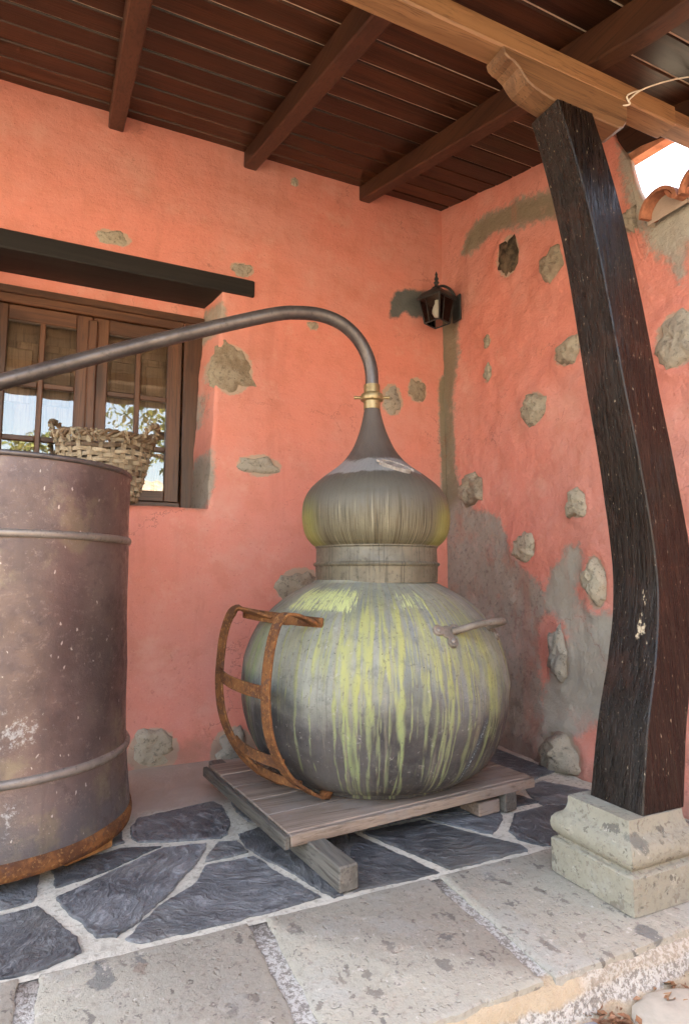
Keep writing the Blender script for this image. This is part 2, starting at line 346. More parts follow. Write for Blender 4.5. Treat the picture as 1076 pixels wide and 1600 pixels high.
def m_drum():
    g = G('oxidised_copper_drum'); o = g.obj; x, y, z = g.sep(o)
    th = g.math('ARCTAN2', y, x); cyl = g.comb(g.math('MULTIPLY', th, .38), 0, z)
    a = g.noise(o, 2.6, 5, .6); b = g.noise(o, 22, 6, .7); f = g.noise(o, 120, 4, .7)
    c = g.mix(g.sm(a, .33, .68), (.088, .062, .060), (.150, .106, .098))
    zz = g.math('ADD', z, g.math('MULTIPLY', g.math('SUBTRACT', a, .5), .5))
    c = g.mix(g.sm(zz, .34, .14, 0, .75), c, (.105, .105, .115))
    c = g.mix(g.sm(g.noise(o, 5, 5, .6), .56, .72, 0, .6), c, (.20, .17, .12))
    c = g.mix(g.sm(b, .55, .8, 0, .5), c, (.075, .052, .050))
    c = g.mix(g.sm(g.noise(o, 48, 6, .8), .56, .75, 0, .45), c, (.24, .19, .175))
    run = g.noise(g.map(cyl, (16, 1, .9)), 1, 5, .6); c = g.mix(g.sm(run, .55, .7, 0, .4), c, (.10, .075, .072))
    # white flecks and drips
    fl = g.vor(g.map(g.vadd(cyl, g.vadd(g.noise(o, 20, 3, .6, color=True), (.03, .03, .03), 'MULTIPLY')), (62, 1, 27), (0, 0, 0), (0, .35, 0)), 1)
    k = g.sep(g.vor(g.map(g.vadd(cyl, g.vadd(g.noise(o, 20, 3, .6, color=True), (.03, .03, .03), 'MULTIPLY')), (62, 1, 27), (0, 0, 0), (0, .35, 0)), 1, out='Color'))
    dens = g.sm(g.noise(o, 3.2, 4, .6), .3, .7, .72, .30)
    fm = g.math('MULTIPLY', g.sm(fl, g.math('MULTIPLY', k[1], .20), g.math('MULTIPLY', k[1], .10)), g.math('GREATER_THAN', k[0], dens))
    c = g.mix(g.math('MULTIPLY', fm, .75), c, (.48, .44, .42))
    sp = g.math('MULTIPLY', g.sm(g.noise(o, 150, 3, .7), .72, .82), g.sm(g.noise(o, 5, 4, .6), .4, .7))
    c = g.mix(g.math('MULTIPLY', sp, .6), c, (.40, .35, .33))
    # scuffed chalky patch
    sc1 = g.math('ADD', g.blob(o, (.07, -.38, .42), (.16, .3, .11)), g.math('MULTIPLY', g.math('SUBTRACT', g.noise(o, 45, 6, .78), .5), 3.4))
    c = g.mix(g.sm(sc1, .75, 1.15, 0, .8), c, (.33, .34, .35))
    sc2 = g.math('ADD', g.blob(o, (.06, -.39, .20), (.05, .3, .12)), g.math('MULTIPLY', g.math('SUBTRACT', g.noise(o, 60, 6, .78), .5), 3.4))
    c = g.mix(g.sm(sc2, .75, 1.15, 0, .7), c, (.34, .36, .39))
    return g.done(c, g.sm(b, .3, .75, .30, .5), .42, g.bump(g.math('ADD', f, g.math('MULTIPLY', g.noise(o, 6, 3, .5), 2.0)), .22, .006), .5)

def m_rust(name='rust'):
    g = G(name); o = g.obj
    a = g.noise(o, 16, 6, .7); b = g.noise(o, 85, 5, .75)
    c = g.mix(g.sm(a, .35, .65), (.085, .034, .016), (.18, .072, .026))
    c = g.mix(g.sm(b, .55, .75, 0, .8), c, (.31, .16, .060))
    c = g.mix(g.sm(g.noise(o, 30, 5, .7), .58, .7, 0, .8), c, (.085, .040, .028))
    return g.done(c, .85, .1, g.bump(g.math('ADD', a, b), .6, .004), .3)

def m_post():
    g = G('dark_varnished_timber'); o = g.obj
    v = g.vadd(o, g.vadd(g.vadd(g.noise(o, 1.5, 3, .5, color=True), (.5, .5, .5), 'SUBTRACT'), (.03, .03, .0), 'MULTIPLY'))
    gr = g.noise(g.map(v, (45, 45, 1.6)), 1, 5, .65); fb = g.noise(g.map(v, (170, 170, 4)), 1, 4, .7)
    c = g.mix(g.sm(gr, .3, .7), (.0045, .0026, .0022), (.012, .0064, .0048))
    c = g.mix(g.sm(fb, .60, .78, 0, .6), c, (.045, .026, .018))
    big = g.noise(o, 5, 4, .6)
    c = g.mix(g.sm(big, .56, .72, 0, .35), c, (.040, .015, .010))
    crack = g.noise(g.map(v, (70, 70, 1.1), (3, 1, 0)), 1, 3, .5)
    ck = g.math('MULTIPLY', g.sm(g.math('ABSOLUTE', g.math('SUBTRACT', crack, .5)), .016, .004), g.sm(g.noise(o, 3, 3, .5), .5, .6))
    c = g.mix(ck, c, (.006, .004, .003))
    # bare wood where the varnish has chipped off
    ch = g.noise(g.map(o, (75, 75, 15)), 1, 5, .75)
    cm = g.math('ADD', g.sm(ch, .77, .82), g.sm(g.noise(g.map(o, (210, 210, 45)), 1, 3, .7), .78, .82))
    for ctr, rad in (((-.548, -1.760, .70), (.06, .028, .070)), ((-.530, -1.765, .79), (.05, .016, .05)), ((-.615, -1.80, 2.06), (.05, .05, .035))):
        bl = g.math('ADD', g.blob(o, ctr, rad), g.math('MULTIPLY', g.math('SUBTRACT', g.noise(g.map(o, (1, 1, .5)), 75, 5, .7), .5), 2.6))
        cm = g.math('ADD', cm, g.sm(bl, .58, .72))
    cm = g.math('MINIMUM', cm, 1.0)
    c = g.mix(cm, c, (.42, .34, .24))
    rr = g.math('ADD', g.sm(fb, .3, .75, .24, .42), g.math('MULTIPLY', cm, .4))
    h = g.math('SUBTRACT', g.math('ADD', g.math('MULTIPLY', gr, 1.0), g.math('MULTIPLY', fb, .5)), g.math('MULTIPLY', ck, 1.6))
    h = g.math('ADD', h, g.math('MULTIPLY', g.noise(o, 9, 3, .5), 1.5))
    return g.done(c, rr, 0, g.bump(h, .5, .006), .28)

def m_plain(name, c, rough=.6, metal=0, var=.25, scale=20, bump=.2, spec=.4):
    g = G(name); o = g.obj; n = g.noise(o, scale, 5, .65)
    cc = g.mix(g.sm(n, .3, .7), tuple(q * (1 - var) for q in c), tuple(q * (1 + var) for q in c))
    return g.done(cc, rough, metal, g.bump(n, bump, .004), spec)

def m_glass(name='window_glass', k=1.7, ior=1.65):
    g = G(name); nt = g.nt
    fr = g.node('ShaderNodeFresnel'); fr.inputs[0].default_value = ior
    wav = g.bump(g.noise(g.obj, 6, 2, .5), .06, .01); g.put(fr.inputs['Normal'], wav)
    tr = g.node('ShaderNodeBsdfTransparent'); tr.inputs[0].default_value = (.86, .87, .86, 1)
    gl = g.node('ShaderNodeBsdfAnisotropic' if False else 'ShaderNodeBsdfGlossy'); gl.inputs['Roughness'].default_value = .012; g.put(gl.inputs['Normal'], wav)
    mx = g.node('ShaderNodeMixShader'); g.put(mx.inputs[0], g.math('MULTIPLY', fr.outputs[0], k)); nt.links.new(tr.outputs[0], mx.inputs[1]); nt.links.new(gl.outputs[0], mx.inputs[2])
    nt.links.new(mx.outputs[0], g.out.inputs[0]); nt.nodes.remove(g.b)
    return g.m

def m_leaf(name, c1, c2, c3):
    g = G(name); n = g.noise(g.obj, 7, 3, .6)
    c = g.ramp(n, [(.3, c1), (.5, c2), (.7, c3)])
    return g.done(c, .55, 0, None, .4)

M = dict(
    plaster=m_plaster('salmon_plaster', False), render=m_plaster('rough_salmon_render', True), stone=m_stone(), darkstone=m_plain('dark_brown_stone', (.075, .055, .036), .85, var=.6, scale=16, bump=.9),
    slate=m_slate(), mortar=m_mortar(strip=True), tuff=m_tuff(), tuff_plinth=m_tuff('tuff_plinth_stone', (.74, .75, .72)), dash=m_pebbledash(),
    plank=m_wood('ceiling_plank_wood', (.022, .0075, .0036), (.056, .0195, .0090), (.008, .0034, .002), 0, .36, 1.3, bump=.35, spec=.3, spread=(.45, 1.6)),
    rafter=m_wood('rafter_wood', (.034, .0125, .0068), (.058, .0225, .0118), (.014, .006, .004), 1, .45, 1.3),
    beam=m_wood('honey_beam_wood', (.21, .105, .050), (.30, .160, .080), (.10, .046, .022), 0, .45, 2.2, bump=.4),
    bracketw=m_wood('bracket_wood', (.15, .075, .038), (.22, .115, .058), (.07, .033, .018), 0, .5, 2.2, bump=.4),
    joint=m_plain('pale_roof_board', (.60, .48, .37), .8, var=.15),
    deck=m_plain('terracotta_roofing', (.40, .17, .10), .85),
    lintel=m_wood('smoked_lintel_wood', (.006, .005, .0045), (.014, .011, .0095), (.003, .0025, .002), 0, .6, 1.5),
    frame=m_wood('chestnut_window_wood', (.062, .024, .0125), (.105, .043, .021), (.028, .011, .007), 2, .42, 2.2),
    railw=m_wood('chestnut_rail_wood', (.062, .024, .0125), (.105, .043, .021), (.028, .011, .007), 0, .42, 2.2),
    shutter=m_wood('shutter_wood', (.26, .145, .085), (.34, .20, .12), (.15, .08, .045), 2, .5, 1.6),
    glass=m_glass(), clear=m_glass('lantern_glass', 1.0, 1.3), post=m_post(),
    pallet=m_wood('weathered_platform_wood', (.175, .130, .100), (.255, .195, .155), (.075, .054, .042), 0, .72, 1.8, bump=.5, spec=.3, weather=(.22, .185, .16)),
    runner=m_wood('grey_runner_wood', (.105, .095, .080), (.16, .145, .125), (.05, .043, .037), 1, .75, 1.6, bump=.6, spec=.3),
    pot=m_copper_pot(), head=m_copper_head(),
    collar=m_tarnish('tarnished_collar_copper', (.085, .076, .055), (.135, .120, .088), (.042, .040, .030), .5, .15, 1, .7),
    pipe=m_tarnish('grey_brown_copper_pipe', (.080, .068, .068), (.120, .104, .102), (.045, .038, .039), .36, .5),
    brass=m_tarnish('aged_brass', (.22, .155, .075), (.31, .23, .12), (.10, .075, .04), .38, .6),
    iron=m_tarnish('pale_corroded_iron', (.12, .100, .082), (.18, .152, .125), (.06, .05, .042), .6, .15, 2),
    plate=m_tarnish('cast_nameplate_metal', (.16, .14, .13), (.30, .27, .25), (.05, .045, .045), .55, .1, 5),
    drum=m_drum(), rust=m_rust(), hoop=m_tarnish('grey_hoop_metal', (.17, .145, .13), (.25, .215, .19), (.10, .08, .07), .45, .4),
    block=m_wood('orange_block_wood', (.30, .135, .045), (.40, .20, .075), (.16, .07, .03), 0, .7, 1.8),
    wicker=m_wood('dry_wicker', (.24, .195, .135), (.34, .285, .205), (.10, .075, .05), 0, .7, 3.0, bump=.4, spec=.3),
    wicker_dark=m_wood('dark_wicker', (.13, .085, .055), (.22, .155, .10), (.06, .04, .03), 0, .7, 3.0, bump=.4, spec=.3),
    black=m_plain('black_wrought_iron', (.035, .040, .042), .5, .3), bulb=m_plain('frosted_bulb', (.75, .72, .66), .3, var=.03),
    tile=m_plain('clay_tile', (.34, .135, .08), .85, var=.3, scale=14, bump=.4), cable=m_plain('white_cable', (.62, .58, .50), .5, var=.1),
    earth=m_plain('courtyard_ground', (.17, .15, .12), .95, var=.25, scale=3, bump=.5, spec=.2),
    paver=m_plain('cream_flat_stone', (.46, .41, .33), .85, var=.12, scale=12, bump=.4), bluestone=m_plain('blue_grey_stone', (.24, .25, .27), .8, var=.2, scale=25, bump=.5),
    oldtile=m_plain('pale_old_tile', (.42, .34, .27), .9, var=.35, scale=6, bump=.5),
    litter=m_leaf('dry_leaf', (.12, .055, .03), (.26, .12, .06), (.36, .25, .13)), greenleaf=m_leaf('tree_leaf', (.07, .10, .025), (.15, .18, .045), (.25, .26, .08)),
    bark=m_plain('bark', (.14, .10, .07), .9, var=.4, scale=9, bump=.8), house=m_plain('limewashed_wall', (.42, .38, .32), .9, var=.12, scale=3),
)

# ------------------------------------------------------------------ object helpers
def tag(o, label=None, cat=None, group=None, kind=None):
    for k, v in (('label', label), ('category', cat), ('group', group), ('kind', kind)):
        if v: o[k] = v
    if cat and not kind: o['kind'] = 'thing'
    return o
def empty(name, loc, label, cat, group=None):
    o = bpy.data.objects.new(name, None); col.objects.link(o); o.location = loc; o.empty_display_size = .05
    return tag(o, label, cat, group)
def wloc(o):
    p = Vector((0, 0, 0))
    while o: p = p + o.location; o = o.parent
    return p
def obj(name, V, F, mat, parent=None, smooth=False, origin=None, auto=None):
    """One mesh object from world-space vertices; parent chains are pure translations."""
    pl = wloc(parent) if parent else Vector((0, 0, 0))
    og = Vector(origin) if origin is not None else pl
    V = np.asarray(V, dtype=float) - np.array(og)
    me = bpy.data.meshes.new(name); me.from_pydata(V.tolist(), [], F); me.update()
    me.materials.append(M[mat] if isinstance(mat, str) else mat)
    if smooth: me.polygons.foreach_set('use_smooth', [True] * len(me.polygons))
    o = bpy.data.objects.new(name, me); col.objects.link(o)
    if parent: o.parent = parent
    o.location = og - pl
    if auto is not None and smooth:
        me.set_sharp_from_angle(angle=R(auto))
    return o
def struct(o): o['kind'] = 'structure'; return o

def box_vf(lo, hi, bev=.003):
    """chamfered box (24 verts)"""
    lo = np.array(lo, float); hi = np.array(hi, float); V = []; idx = {}
    b = min(bev, *(.45 * (hi - lo)))
    for sx in (0, 1):
        for sy in (0, 1):
            for sz in (0, 1):
                for ax in range(3):
                    p = np.array([hi[0] if sx else lo[0], hi[1] if sy else lo[1], hi[2] if sz else lo[2]])
                    for a2, s in enumerate((sx, sy, sz)):
                        if a2 != ax: p[a2] += -b if s else b
                    idx[(sx, sy, sz, ax)] = len(V); V.append(p)
    F = []
    for ax in range(3):
        u, w = [(1, 2), (2, 0), (0, 1)][ax]
        for s in (0, 1):
            q = []
            for su, sw in ((0, 0), (1, 0), (1, 1), (0, 1)):
                k = [0, 0, 0]; k[ax] = s; k[u] = su; k[w] = sw; q.append(idx[(*k, ax)])
            F.append(q if s else q[::-1])
    for ax in range(3):                     # edge chamfers along ax
        u, w = [(1, 2), (2, 0), (0, 1)][ax]
        for su in (0, 1):
            for sw in (0, 1):
                def k(s): q = [0, 0, 0]; q[ax] = s; q[u] = su; q[w] = sw; return tuple(q)
                q = [idx[(*k(0), u)], idx[(*k(1), u)], idx[(*k(1), w)], idx[(*k(0), w)]]
                F.append(q if (su + sw) % 2 == 0 else q[::-1])
    for s in idx:
        pass
    for sx in (0, 1):
        for sy in (0, 1):
            for sz in (0, 1):
                t = [idx[(sx, sy, sz, a)] for a in range(3)]
                F.append(t if (sx + sy + sz) % 2 else t[::-1])
    return np.array(V), F
def xf(V, m):
    return np.array([(m @ Vector(v))[:] for v in V])
def lathe_vf(prof, n=64, c=(0, 0), cap_top=False, cap_bot=False):
    V = []; F = []
    for r, z in prof:
        for i in range(n):
            a = 2 * math.pi * i / n; V.append((c[0] + r * math.cos(a), c[1] + r * math.sin(a), z))
    for j in range(len(prof) - 1):
        for i in range(n):
            F.append((j * n + i, j * n + (i + 1) % n, (j + 1) * n + (i + 1) % n, (j + 1) * n + i))
    if cap_top: F.append(tuple((len(prof) - 1) * n + i for i in range(n)))
    if cap_bot: F.append(tuple(reversed(range(n))))
    return np.array(V), F
def smooth_path(P, sub=6):
    P = [np.array(p, float) for p in P]; out = []
    for i in range(len(P) - 1):
        a, b, c, d = P[max(i - 1, 0)], P[i], P[i + 1], P[min(i + 2, len(P) - 1)]
        for k in range(sub):
            t = k / sub
            out.append(.5 * ((2 * b) + (c - a) * t + (2 * a - 5 * b + 4 * c - d) * t * t + (3 * b - a - 3 * c + d) * t ** 3))
    out.append(P[-1]); return out
def tube_vf(P, r, n=10, flat=None, up=(0, 0, 1), caps=True):
    """tube along a path; r a number or list; flat=(w,t) gives a strap whose width runs along 'up' made square to the path"""
    V = []; F = []; m = len(P); P = [np.array(p, float) for p in P]; upv = None if callable(up) else np.array(up, float); prev = None
    for i, p in enumerate(P):
        t = P[min(i + 1, m - 1)] - P[max(i - 1, 0)]; t /= np.linalg.norm(t) + 1e-12
        if callable(up): u0 = np.array(up(i), float)
        elif flat is not None or prev is None: u0 = upv
        else: u0 = prev
        u = u0 - t * (u0 @ t)
        if np.linalg.norm(u) < 1e-6: u = np.cross(t, (1, 0, 0))
        u /= np.linalg.norm(u); w = np.cross(t, u); prev = u
        if flat is None:
            rr = r[i] if isinstance(r, (list, tuple, np.ndarray)) else r
            for k in range(n):
                a = 2 * math.pi * k / n; V.append(p + rr * (math.cos(a) * u + math.sin(a) * w))
        else:
            W, T = flat
            for a, b in ((-W, -T * .5), (-W * .93, -T), (W * .93, -T), (W, -T * .5), (W, T * .5), (W * .93, T), (-W * .93, T), (-W, T * .5)):
                V.append(p + a * u + b * w)
    k = n if flat is None else 8
    for i in range(m - 1):
        for j in range(k):
            F.append((i * k + j, i * k + (j + 1) % k, (i + 1) * k + (j + 1) % k, (i + 1) * k + j))
    if caps: F.append(tuple(reversed(range(k)))); F.append(tuple((m - 1) * k + j for j in range(k)))
    return np.array(V), F
def merge(*parts):
    V = []; F = []; n = 0
    for v, f in parts:
        V.append(np.asarray(v)); F += [tuple(i + n for i in q) for q in f]; n += len(v)
    return np.vstack(V), F
def fbm(x, y, z, s=1, o=4): return mnoise.fractal(Vector((x * s, y * s, z * s)), .8, 2.0, o)
def inpoly(P, poly):
    x, y = P[:, 0], P[:, 1]; ins = np.zeros(len(P), bool); d = np.full(len(P), 9.)
    n = len(poly)
    for i in range(n):
        (x1, y1), (x2, y2) = poly[i], poly[(i + 1) % n]
        cond = ((y1 > y) != (y2 > y)) & (x < (x2 - x1) * (y - y1) / ((y2 - y1) or 1e-9) + x1)
        ins ^= cond
        t = np.clip(((x - x1) * (x2 - x1) + (y - y1) * (y2 - y1)) / ((x2 - x1) ** 2 + (y2 - y1) ** 2 + 1e-12), 0, 1)
        d = np.minimum(d, np.hypot(x - x1 - t * (x2 - x1), y - y1 - t * (y2 - y1)))
    return np.where(ins, d, -d)         # signed distance, + inside
def set_attr(o, name, vals):
    a = o.data.attributes.new(name, 'FLOAT', 'POINT'); a.data.foreach_set('value', np.asarray(vals, dtype=np.float32))
def area(P, polys, soft=.03):
    s = np.full(len(P), -9.)
    for p in polys: s = np.maximum(s, inpoly(P, p))
    return np.clip(.5 + s / (2 * soft), 0, 1)

# ------------------------------------------------------------------ the courtyard ground
N = 60
V = []; F = []
gx = sorted(set([-120, -60, -30, -15, -8] + [round(-4 + i * .25, 3) for i in range(25)] + [4, 8, 15, 30, 60, 120]))
gy = sorted(set([-120, -60, -30, -15, -8] + [round(-5 + i * .25, 3) for i in range(14)] + [-1.9, 2, 8, 30, 120]))
for yy in gy:
    for xx in gx: V.append((xx, yy, -.105 + .012 * fbm(xx, yy, 0, 2.3)))
nx = len(gx)
for j in range(len(gy) - 1):
    for i in range(nx - 1): F.append((j * nx + i, j * nx + i + 1, (j + 1) * nx + i + 1, (j + 1) * nx + i))
ground = struct(obj('ground', V, F, 'earth', smooth=True))

def slab_vf(poly, z0, z1, jit=.004, inset=.006, step=.02, dome=0, rs=None):
    """a flat stone with a ragged outline and an eased upper edge"""
    rs = rs or rnd; P = []
    n = len(poly)
    for i in range(n):
        a = np.array(poly[i], float); b = np.array(poly[(i + 1) % n], float); L = np.linalg.norm(b - a); k = max(1, int(L / step))
        for q in range(k):
            p = a + (b - a) * q / k; t = (b - a) / (L + 1e-9); nn = np.array([-t[1], t[0]])
            ph = mnoise.noise(Vector((p[0] * 18, p[1] * 18, z1 * 40))) * 1.6 + rs.uniform(-.5, .5)
            P.append(p + nn * ph * jit)
    P = np.array(P); m = len(P)
    c = P.mean(0)
    tn = np.roll(P, -1, 0) - np.roll(P, 1, 0); tn /= np.linalg.norm(tn, axis=1)[:, None] + 1e-9
    ar = .5 * np.sum(P[:, 0] * np.roll(P[:, 1], -1) - np.roll(P[:, 0], -1) * P[:, 1])
    inn = np.stack([-tn[:, 1], tn[:, 0]], 1) * (1 if ar > 0 else -1)
    V = []
    for ins, z in ((0, z0), (0, z1 - inset * .6), (inset, z1)):
        for p, q in zip(P, inn): V.append((*(p + q * ins), z))
    F = []
    for j in range(2):
        for i in range(m):
            f = (j * m + i, j * m + (i + 1) % m, (j + 1) * m + (i + 1) % m, (j + 1) * m + i)
            F.append(f if ar > 0 else f[::-1])
    top = [2 * m + i for i in range(m)]
    F.append(tuple(top if ar > 0 else top[::-1]))
    return np.array(V), F

for poly, mt, z in (([(-.97, -2.06), (-.92, -2.005), (-.86, -1.99), (-.78, -2.005), (-.66, -2.06), (-.60, -2.2), (-.7, -2.4), (-.9, -2.42), (-1.03, -2.3), (-1.02, -2.14)], 'paver', -.075),
                    ([(-1.115, -2.02), (-1.07, -1.99), (-1.03, -2.0), (-1.01, -2.05), (-1.05, -2.14), (-1.13, -2.13)], 'bluestone', -.078),
                    ([(-.53, -2.05), (-.3, -2.0), (-.1, -2.06), (-.12, -2.3), (-.4, -2.36), (-.55, -2.22)], 'paver', -.078),
                    ([(-1.6, -2.1), (-1.3, -2.08), (-1.18, -2.2), (-1.25, -2.5), (-1.55, -2.5), (-1.68, -2.3)], 'paver', -.08)):
    v, f = slab_vf(poly, -.13, z, .006, .015, .03)
    obj('paving_stone', v, f, mt, ground, smooth=True, auto=40, origin=(*np.mean(poly, 0), -.1))

# fallen leaves gathered at the foot of the kerb
V = []; F = []
lr = random.Random(5)
for i in range(420):
    t = lr.random()
    if i < 130: x, y = lr.uniform(-1.04, -.95), lr.uniform(-2.2, -1.985)
    elif i < 250: x, y = lr.uniform(-.9, -.3), lr.gauss(-2.0, .02)
    else: x, y = lr.uniform(-2.2, .2), -2.02 - abs(lr.gauss(0, .12))
    a = lr.uniform(0, 6.28); s = lr.uniform(.006, .020); z = -.088 + lr.uniform(0, .014)
    d = np.array([math.cos(a), math.sin(a), lr.uniform(-.4, .4)]); e = np.array([-math.sin(a), math.cos(a), lr.uniform(-.5, .5)])
    b = np.array([x, y, z]); k = len(V)
    V += [b - d * s, b - e * s * .5 + (0, 0, .002), b + d * s * 1.1, b + e * s * .5 + (0, 0, .002), b + (0, 0, -.002)]
    F += [(k, k + 1, k + 4), (k + 1, k + 2, k + 4), (k + 2, k + 3, k + 4), (k + 3, k, k + 4)]
tag(obj('leaf_litter', V, F, 'litter'), 'dry brown leaves gathered along the foot of the stone kerb', 'leaves', kind='stuff')

# ------------------------------------------------------------------ porch floor: mortar bed and slates
V = []; F = []
xs = np.arange(-4.4, .121, .04); ys = np.arange(-1.50, .061, .04)
for yy in ys:
    for xx in xs: V.append((xx, yy, -.004 + .0025 * fbm(xx, yy, 3, 9) + .012 * max(0, (yy + .45)) ))
nx = len(xs)
for j in range(len(ys) - 1):
    for i in range(nx - 1): F.append((j * nx + i, j * nx + i + 1, (j + 1) * nx + i + 1, (j + 1) * nx + i))
floor = struct(obj('porch_floor', V, F, 'mortar', smooth=True))
FL = [
 [(-1.832,-.756),(-1.804,-.693),(-1.525,-.642),(-1.507,-.697),(-1.514,-.843),(-1.546,-.947),(-1.575,-.975),(-1.703,-.942),(-1.827,-.898),(-1.846,-.849)],
 [(-2.077,-.972),(-2.016,-.956),(-1.877,-.92),(-1.765,-.957),(-1.96,-1.069),(-2.064,-1.1)],
 [(-2.063,-1.165),(-1.758,-.978),(-1.628,-1.003),(-1.643,-1.047),(-1.702,-1.147),(-1.768,-1.238),(-1.871,-1.364),(-1.932,-1.418),(-1.976,-1.397),(-2.009,-1.315),(-2.034,-1.264)],
 [(-1.648,-1.093),(-1.593,-1.007),(-1.539,-1.024),(-1.523,-1.115),(-1.659,-1.122)],
 [(-1.915,-1.433),(-1.836,-1.332),(-1.698,-1.222),(-1.663,-1.143),(-1.517,-1.147),(-1.481,-1.282),(-1.423,-1.455),(-1.499,-1.463),(-1.766,-1.470),(-1.883,-1.465)],
 [(-1.52,-.973),(-1.447,-.95),(-1.24,-1.03),(-1.19,-1.07),(-1.21,-1.2),(-1.366,-1.468),(-1.394,-1.472),(-1.463,-1.258),(-1.521,-1.091)],
 [(-2.30,-.90),(-2.107,-.947),(-2.11,-1.125),(-2.121,-1.156),(-2.32,-1.18)],
 [(-2.34,-1.21),(-2.105,-1.19),(-2.081,-1.25),(-2.018,-1.378),(-2.009,-1.443),(-2.078,-1.474),(-2.32,-1.472)],
 [(-1.466,-.68),(-1.30,-.66),(-1.22,-.98),(-1.415,-.925),(-1.462,-.883),(-1.475,-.781)],
 [(-1.176,-1.10),(-1.165,-1.137),(-1.063,-1.474),(-1.219,-1.470),(-1.335,-1.467)],
 [(-1.14,-1.135),(-.905,-1.141),(-.729,-1.447),(-.735,-1.474),(-1.023,-1.474)],
 [(-.879,-1.122),(-.604,-1.185),(-.647,-1.246),(-.755,-1.329),(-.862,-1.177)],
 [(-.572,-1.217),(-.4,-1.212),(-.293,-1.279),(-.40,-1.45),(-.52,-1.472),(-.638,-1.472),(-.666,-1.464),(-.708,-1.392),(-.69,-1.331)],
 [(-.409,-1.135),(-.356,-1.022),(-.23,-.995),(-.14,-1.16),(-.279,-1.25),(-.422,-1.202)],
 [(-1.128,-1.112),(-1.009,-.98),(-.611,-1.022),(-.441,-1.063),(-.41,-1.171),(-.601,-1.163),(-.879,-1.1)],
 [(-1.27,-.66),(-.9,-.62),(-.62,-.99),(-1.01,-.955),(-1.15,-1.06),(-1.19,-1.0)],
 [(-.86,-.60),(-.5,-.45),(-.37,-.98),(-.46,-1.035),(-.59,-.99)],
 [(-.46,-.40),(-.10,-.36),(-.09,-.92),(-.24,-.96),(-.34,-.98)],
 [(-.22,-1.28),(-.08,-1.16),(-.07,-1.46),(-.36,-1.47)],
 [(-2.05,-.70),(-1.87,-.70),(-1.865,-.88),(-2.06,-.93)],
 [(-2.60,-.72),(-2.10,-.70),(-2.10,-.91),(-2.32,-.87),(-2.58,-1.0)],
 [(-2.62,-1.05),(-2.34,-.92),(-2.36,-1.46),(-2.66,-1.47)],
 [(-3.0,-.75),(-2.64,-.73),(-2.66,-1.2),(-2.98,-1.1)],
 [(-2.98,-1.14),(-2.68,-1.24),(-2.70,-1.47),(-3.02,-1.47)],
 [(-3.5,-.8),(-3.05,-.78),(-3.05,-1.46),(-3.45,-1.46)],
]
for poly in FL:
    zt = rnd.uniform(.001, .005)
    v, f = slab_vf(poly, -.03, zt, .0042, .003, .010)
    c = np.mean(poly, 0)
    obj('slate_flagstone', v, f, 'slate', floor, origin=(c[0], c[1], 0))

# ------------------------------------------------------------------ kerb: mortar core and tuff slabs
V = []; F = []
xs = np.arange(-4.4, 1.2, .02)
prof = [(-1.486, -.03), (-1.486, -.006), (-1.60, -.006), (-1.80, -.006), (-1.955, -.008), (-1.972, -.020), (-1.978, -.04), (-1.983, -.06), (-1.990, -.078), (-2.005, -.092), (-2.035, -.102), (-2.07, -.112)]
for xx in xs:
    for k, (yy, zz) in enumerate(prof):
        n1 = fbm(xx, k * .3, 1, 5, 5); n2 = fbm(xx, k * .7, 8, 30, 3)
        amp = .0015 if k < 4 else .009
        V.append((xx, yy - amp * n1 - amp * .4 * n2, zz + (.0012 if k < 4 else .005) * n1 + (.001 if k < 4 else .003) * n2))
m = len(prof)
for i in range(len(xs) - 1):
    for k in range(m - 1): F.append((i * m + k, i * m + k + 1, (i + 1) * m + k + 1, (i + 1) * m + k))
kerb = struct(obj('kerb', V, F, 'dash', smooth=True))
for x0, x1, sk in ((-4.4, -3.14, 0), (-3.10, -2.137, .0), (-2.095, -1.635, -.012), (-1.588, -1.108, -.02), (-1.076, -.10, -.02), (-.06, 1.1, 0)):
    s0 = 0 if x0 < -3.5 else sk
    poly = [(x0, -1.488), (x0 + sk * .5, -1.73), (x0 + sk, -1.965), (x1 + sk, -1.965), (x1 + sk * .5, -1.73), (x1, -1.488)]
    v, f = slab_vf(poly[::-1], -.06, rnd.uniform(-.0005, .003), .0028, .007, .016)
    obj('kerb_slab', v, f, 'tuff', kerb, smooth=True, auto=38, origin=((x0 + x1) / 2, -1.73, 0))

# ------------------------------------------------------------------ rear wall with its window opening
STONES_REAR = [(-1.924, 2.499, .15, .075, .008), (-1.281, 2.482, .12, .07, .009), (-1.326, 1.92, .20, .24, .016), (-1.169, 1.424, .22, .10, .022), (-.37, 1.878, .13, .175, .012), (-.198, 1.959, .115, .14, .016),
                                     (-.932, .79, .24, .19, .03), (-1.675, .06, .20, .17, .03), (-1.31, .02, .20, .20, .035), (-.988, 3.062, .03, .055, .006), (-.874, 2.244, .07, .045, .01), (-2.75, 1.0, .2, .15, .02), (-3.2, 1.9, .18, .2, .02), (-2.9, .3, .22, .18, .03)]
STONES_SIDE = [(-.621, 2.544, .17, .23, .02), (-.924, 2.344, .14, .15, .025), (-.995, 1.887, .16, .13, .025), (-.428, 2.137, .05, .075, .014), (-.421, 1.964, .07, .11, .016), (-.774, 1.675, .17, .165, .035), (-.254, 1.336, .19, .185, .04),
                                     (-1.016, 1.171, .115, .13, .03), (-.665, .987, .17, .135, .02), (-1.106, .823, .12, .24, .04), (-.877, .485, .12, .24, .025), (-.90, .05, .26, .22, .05), (-1.555, 1.743, .20, .22, .02), (-1.372, 2.324, .08, .11, .03), (-1.9, 1.2, .2, .2, .03), (-2.2, 1.8, .2, .15, .03), (-.17, .06, .25, .16, .04)]
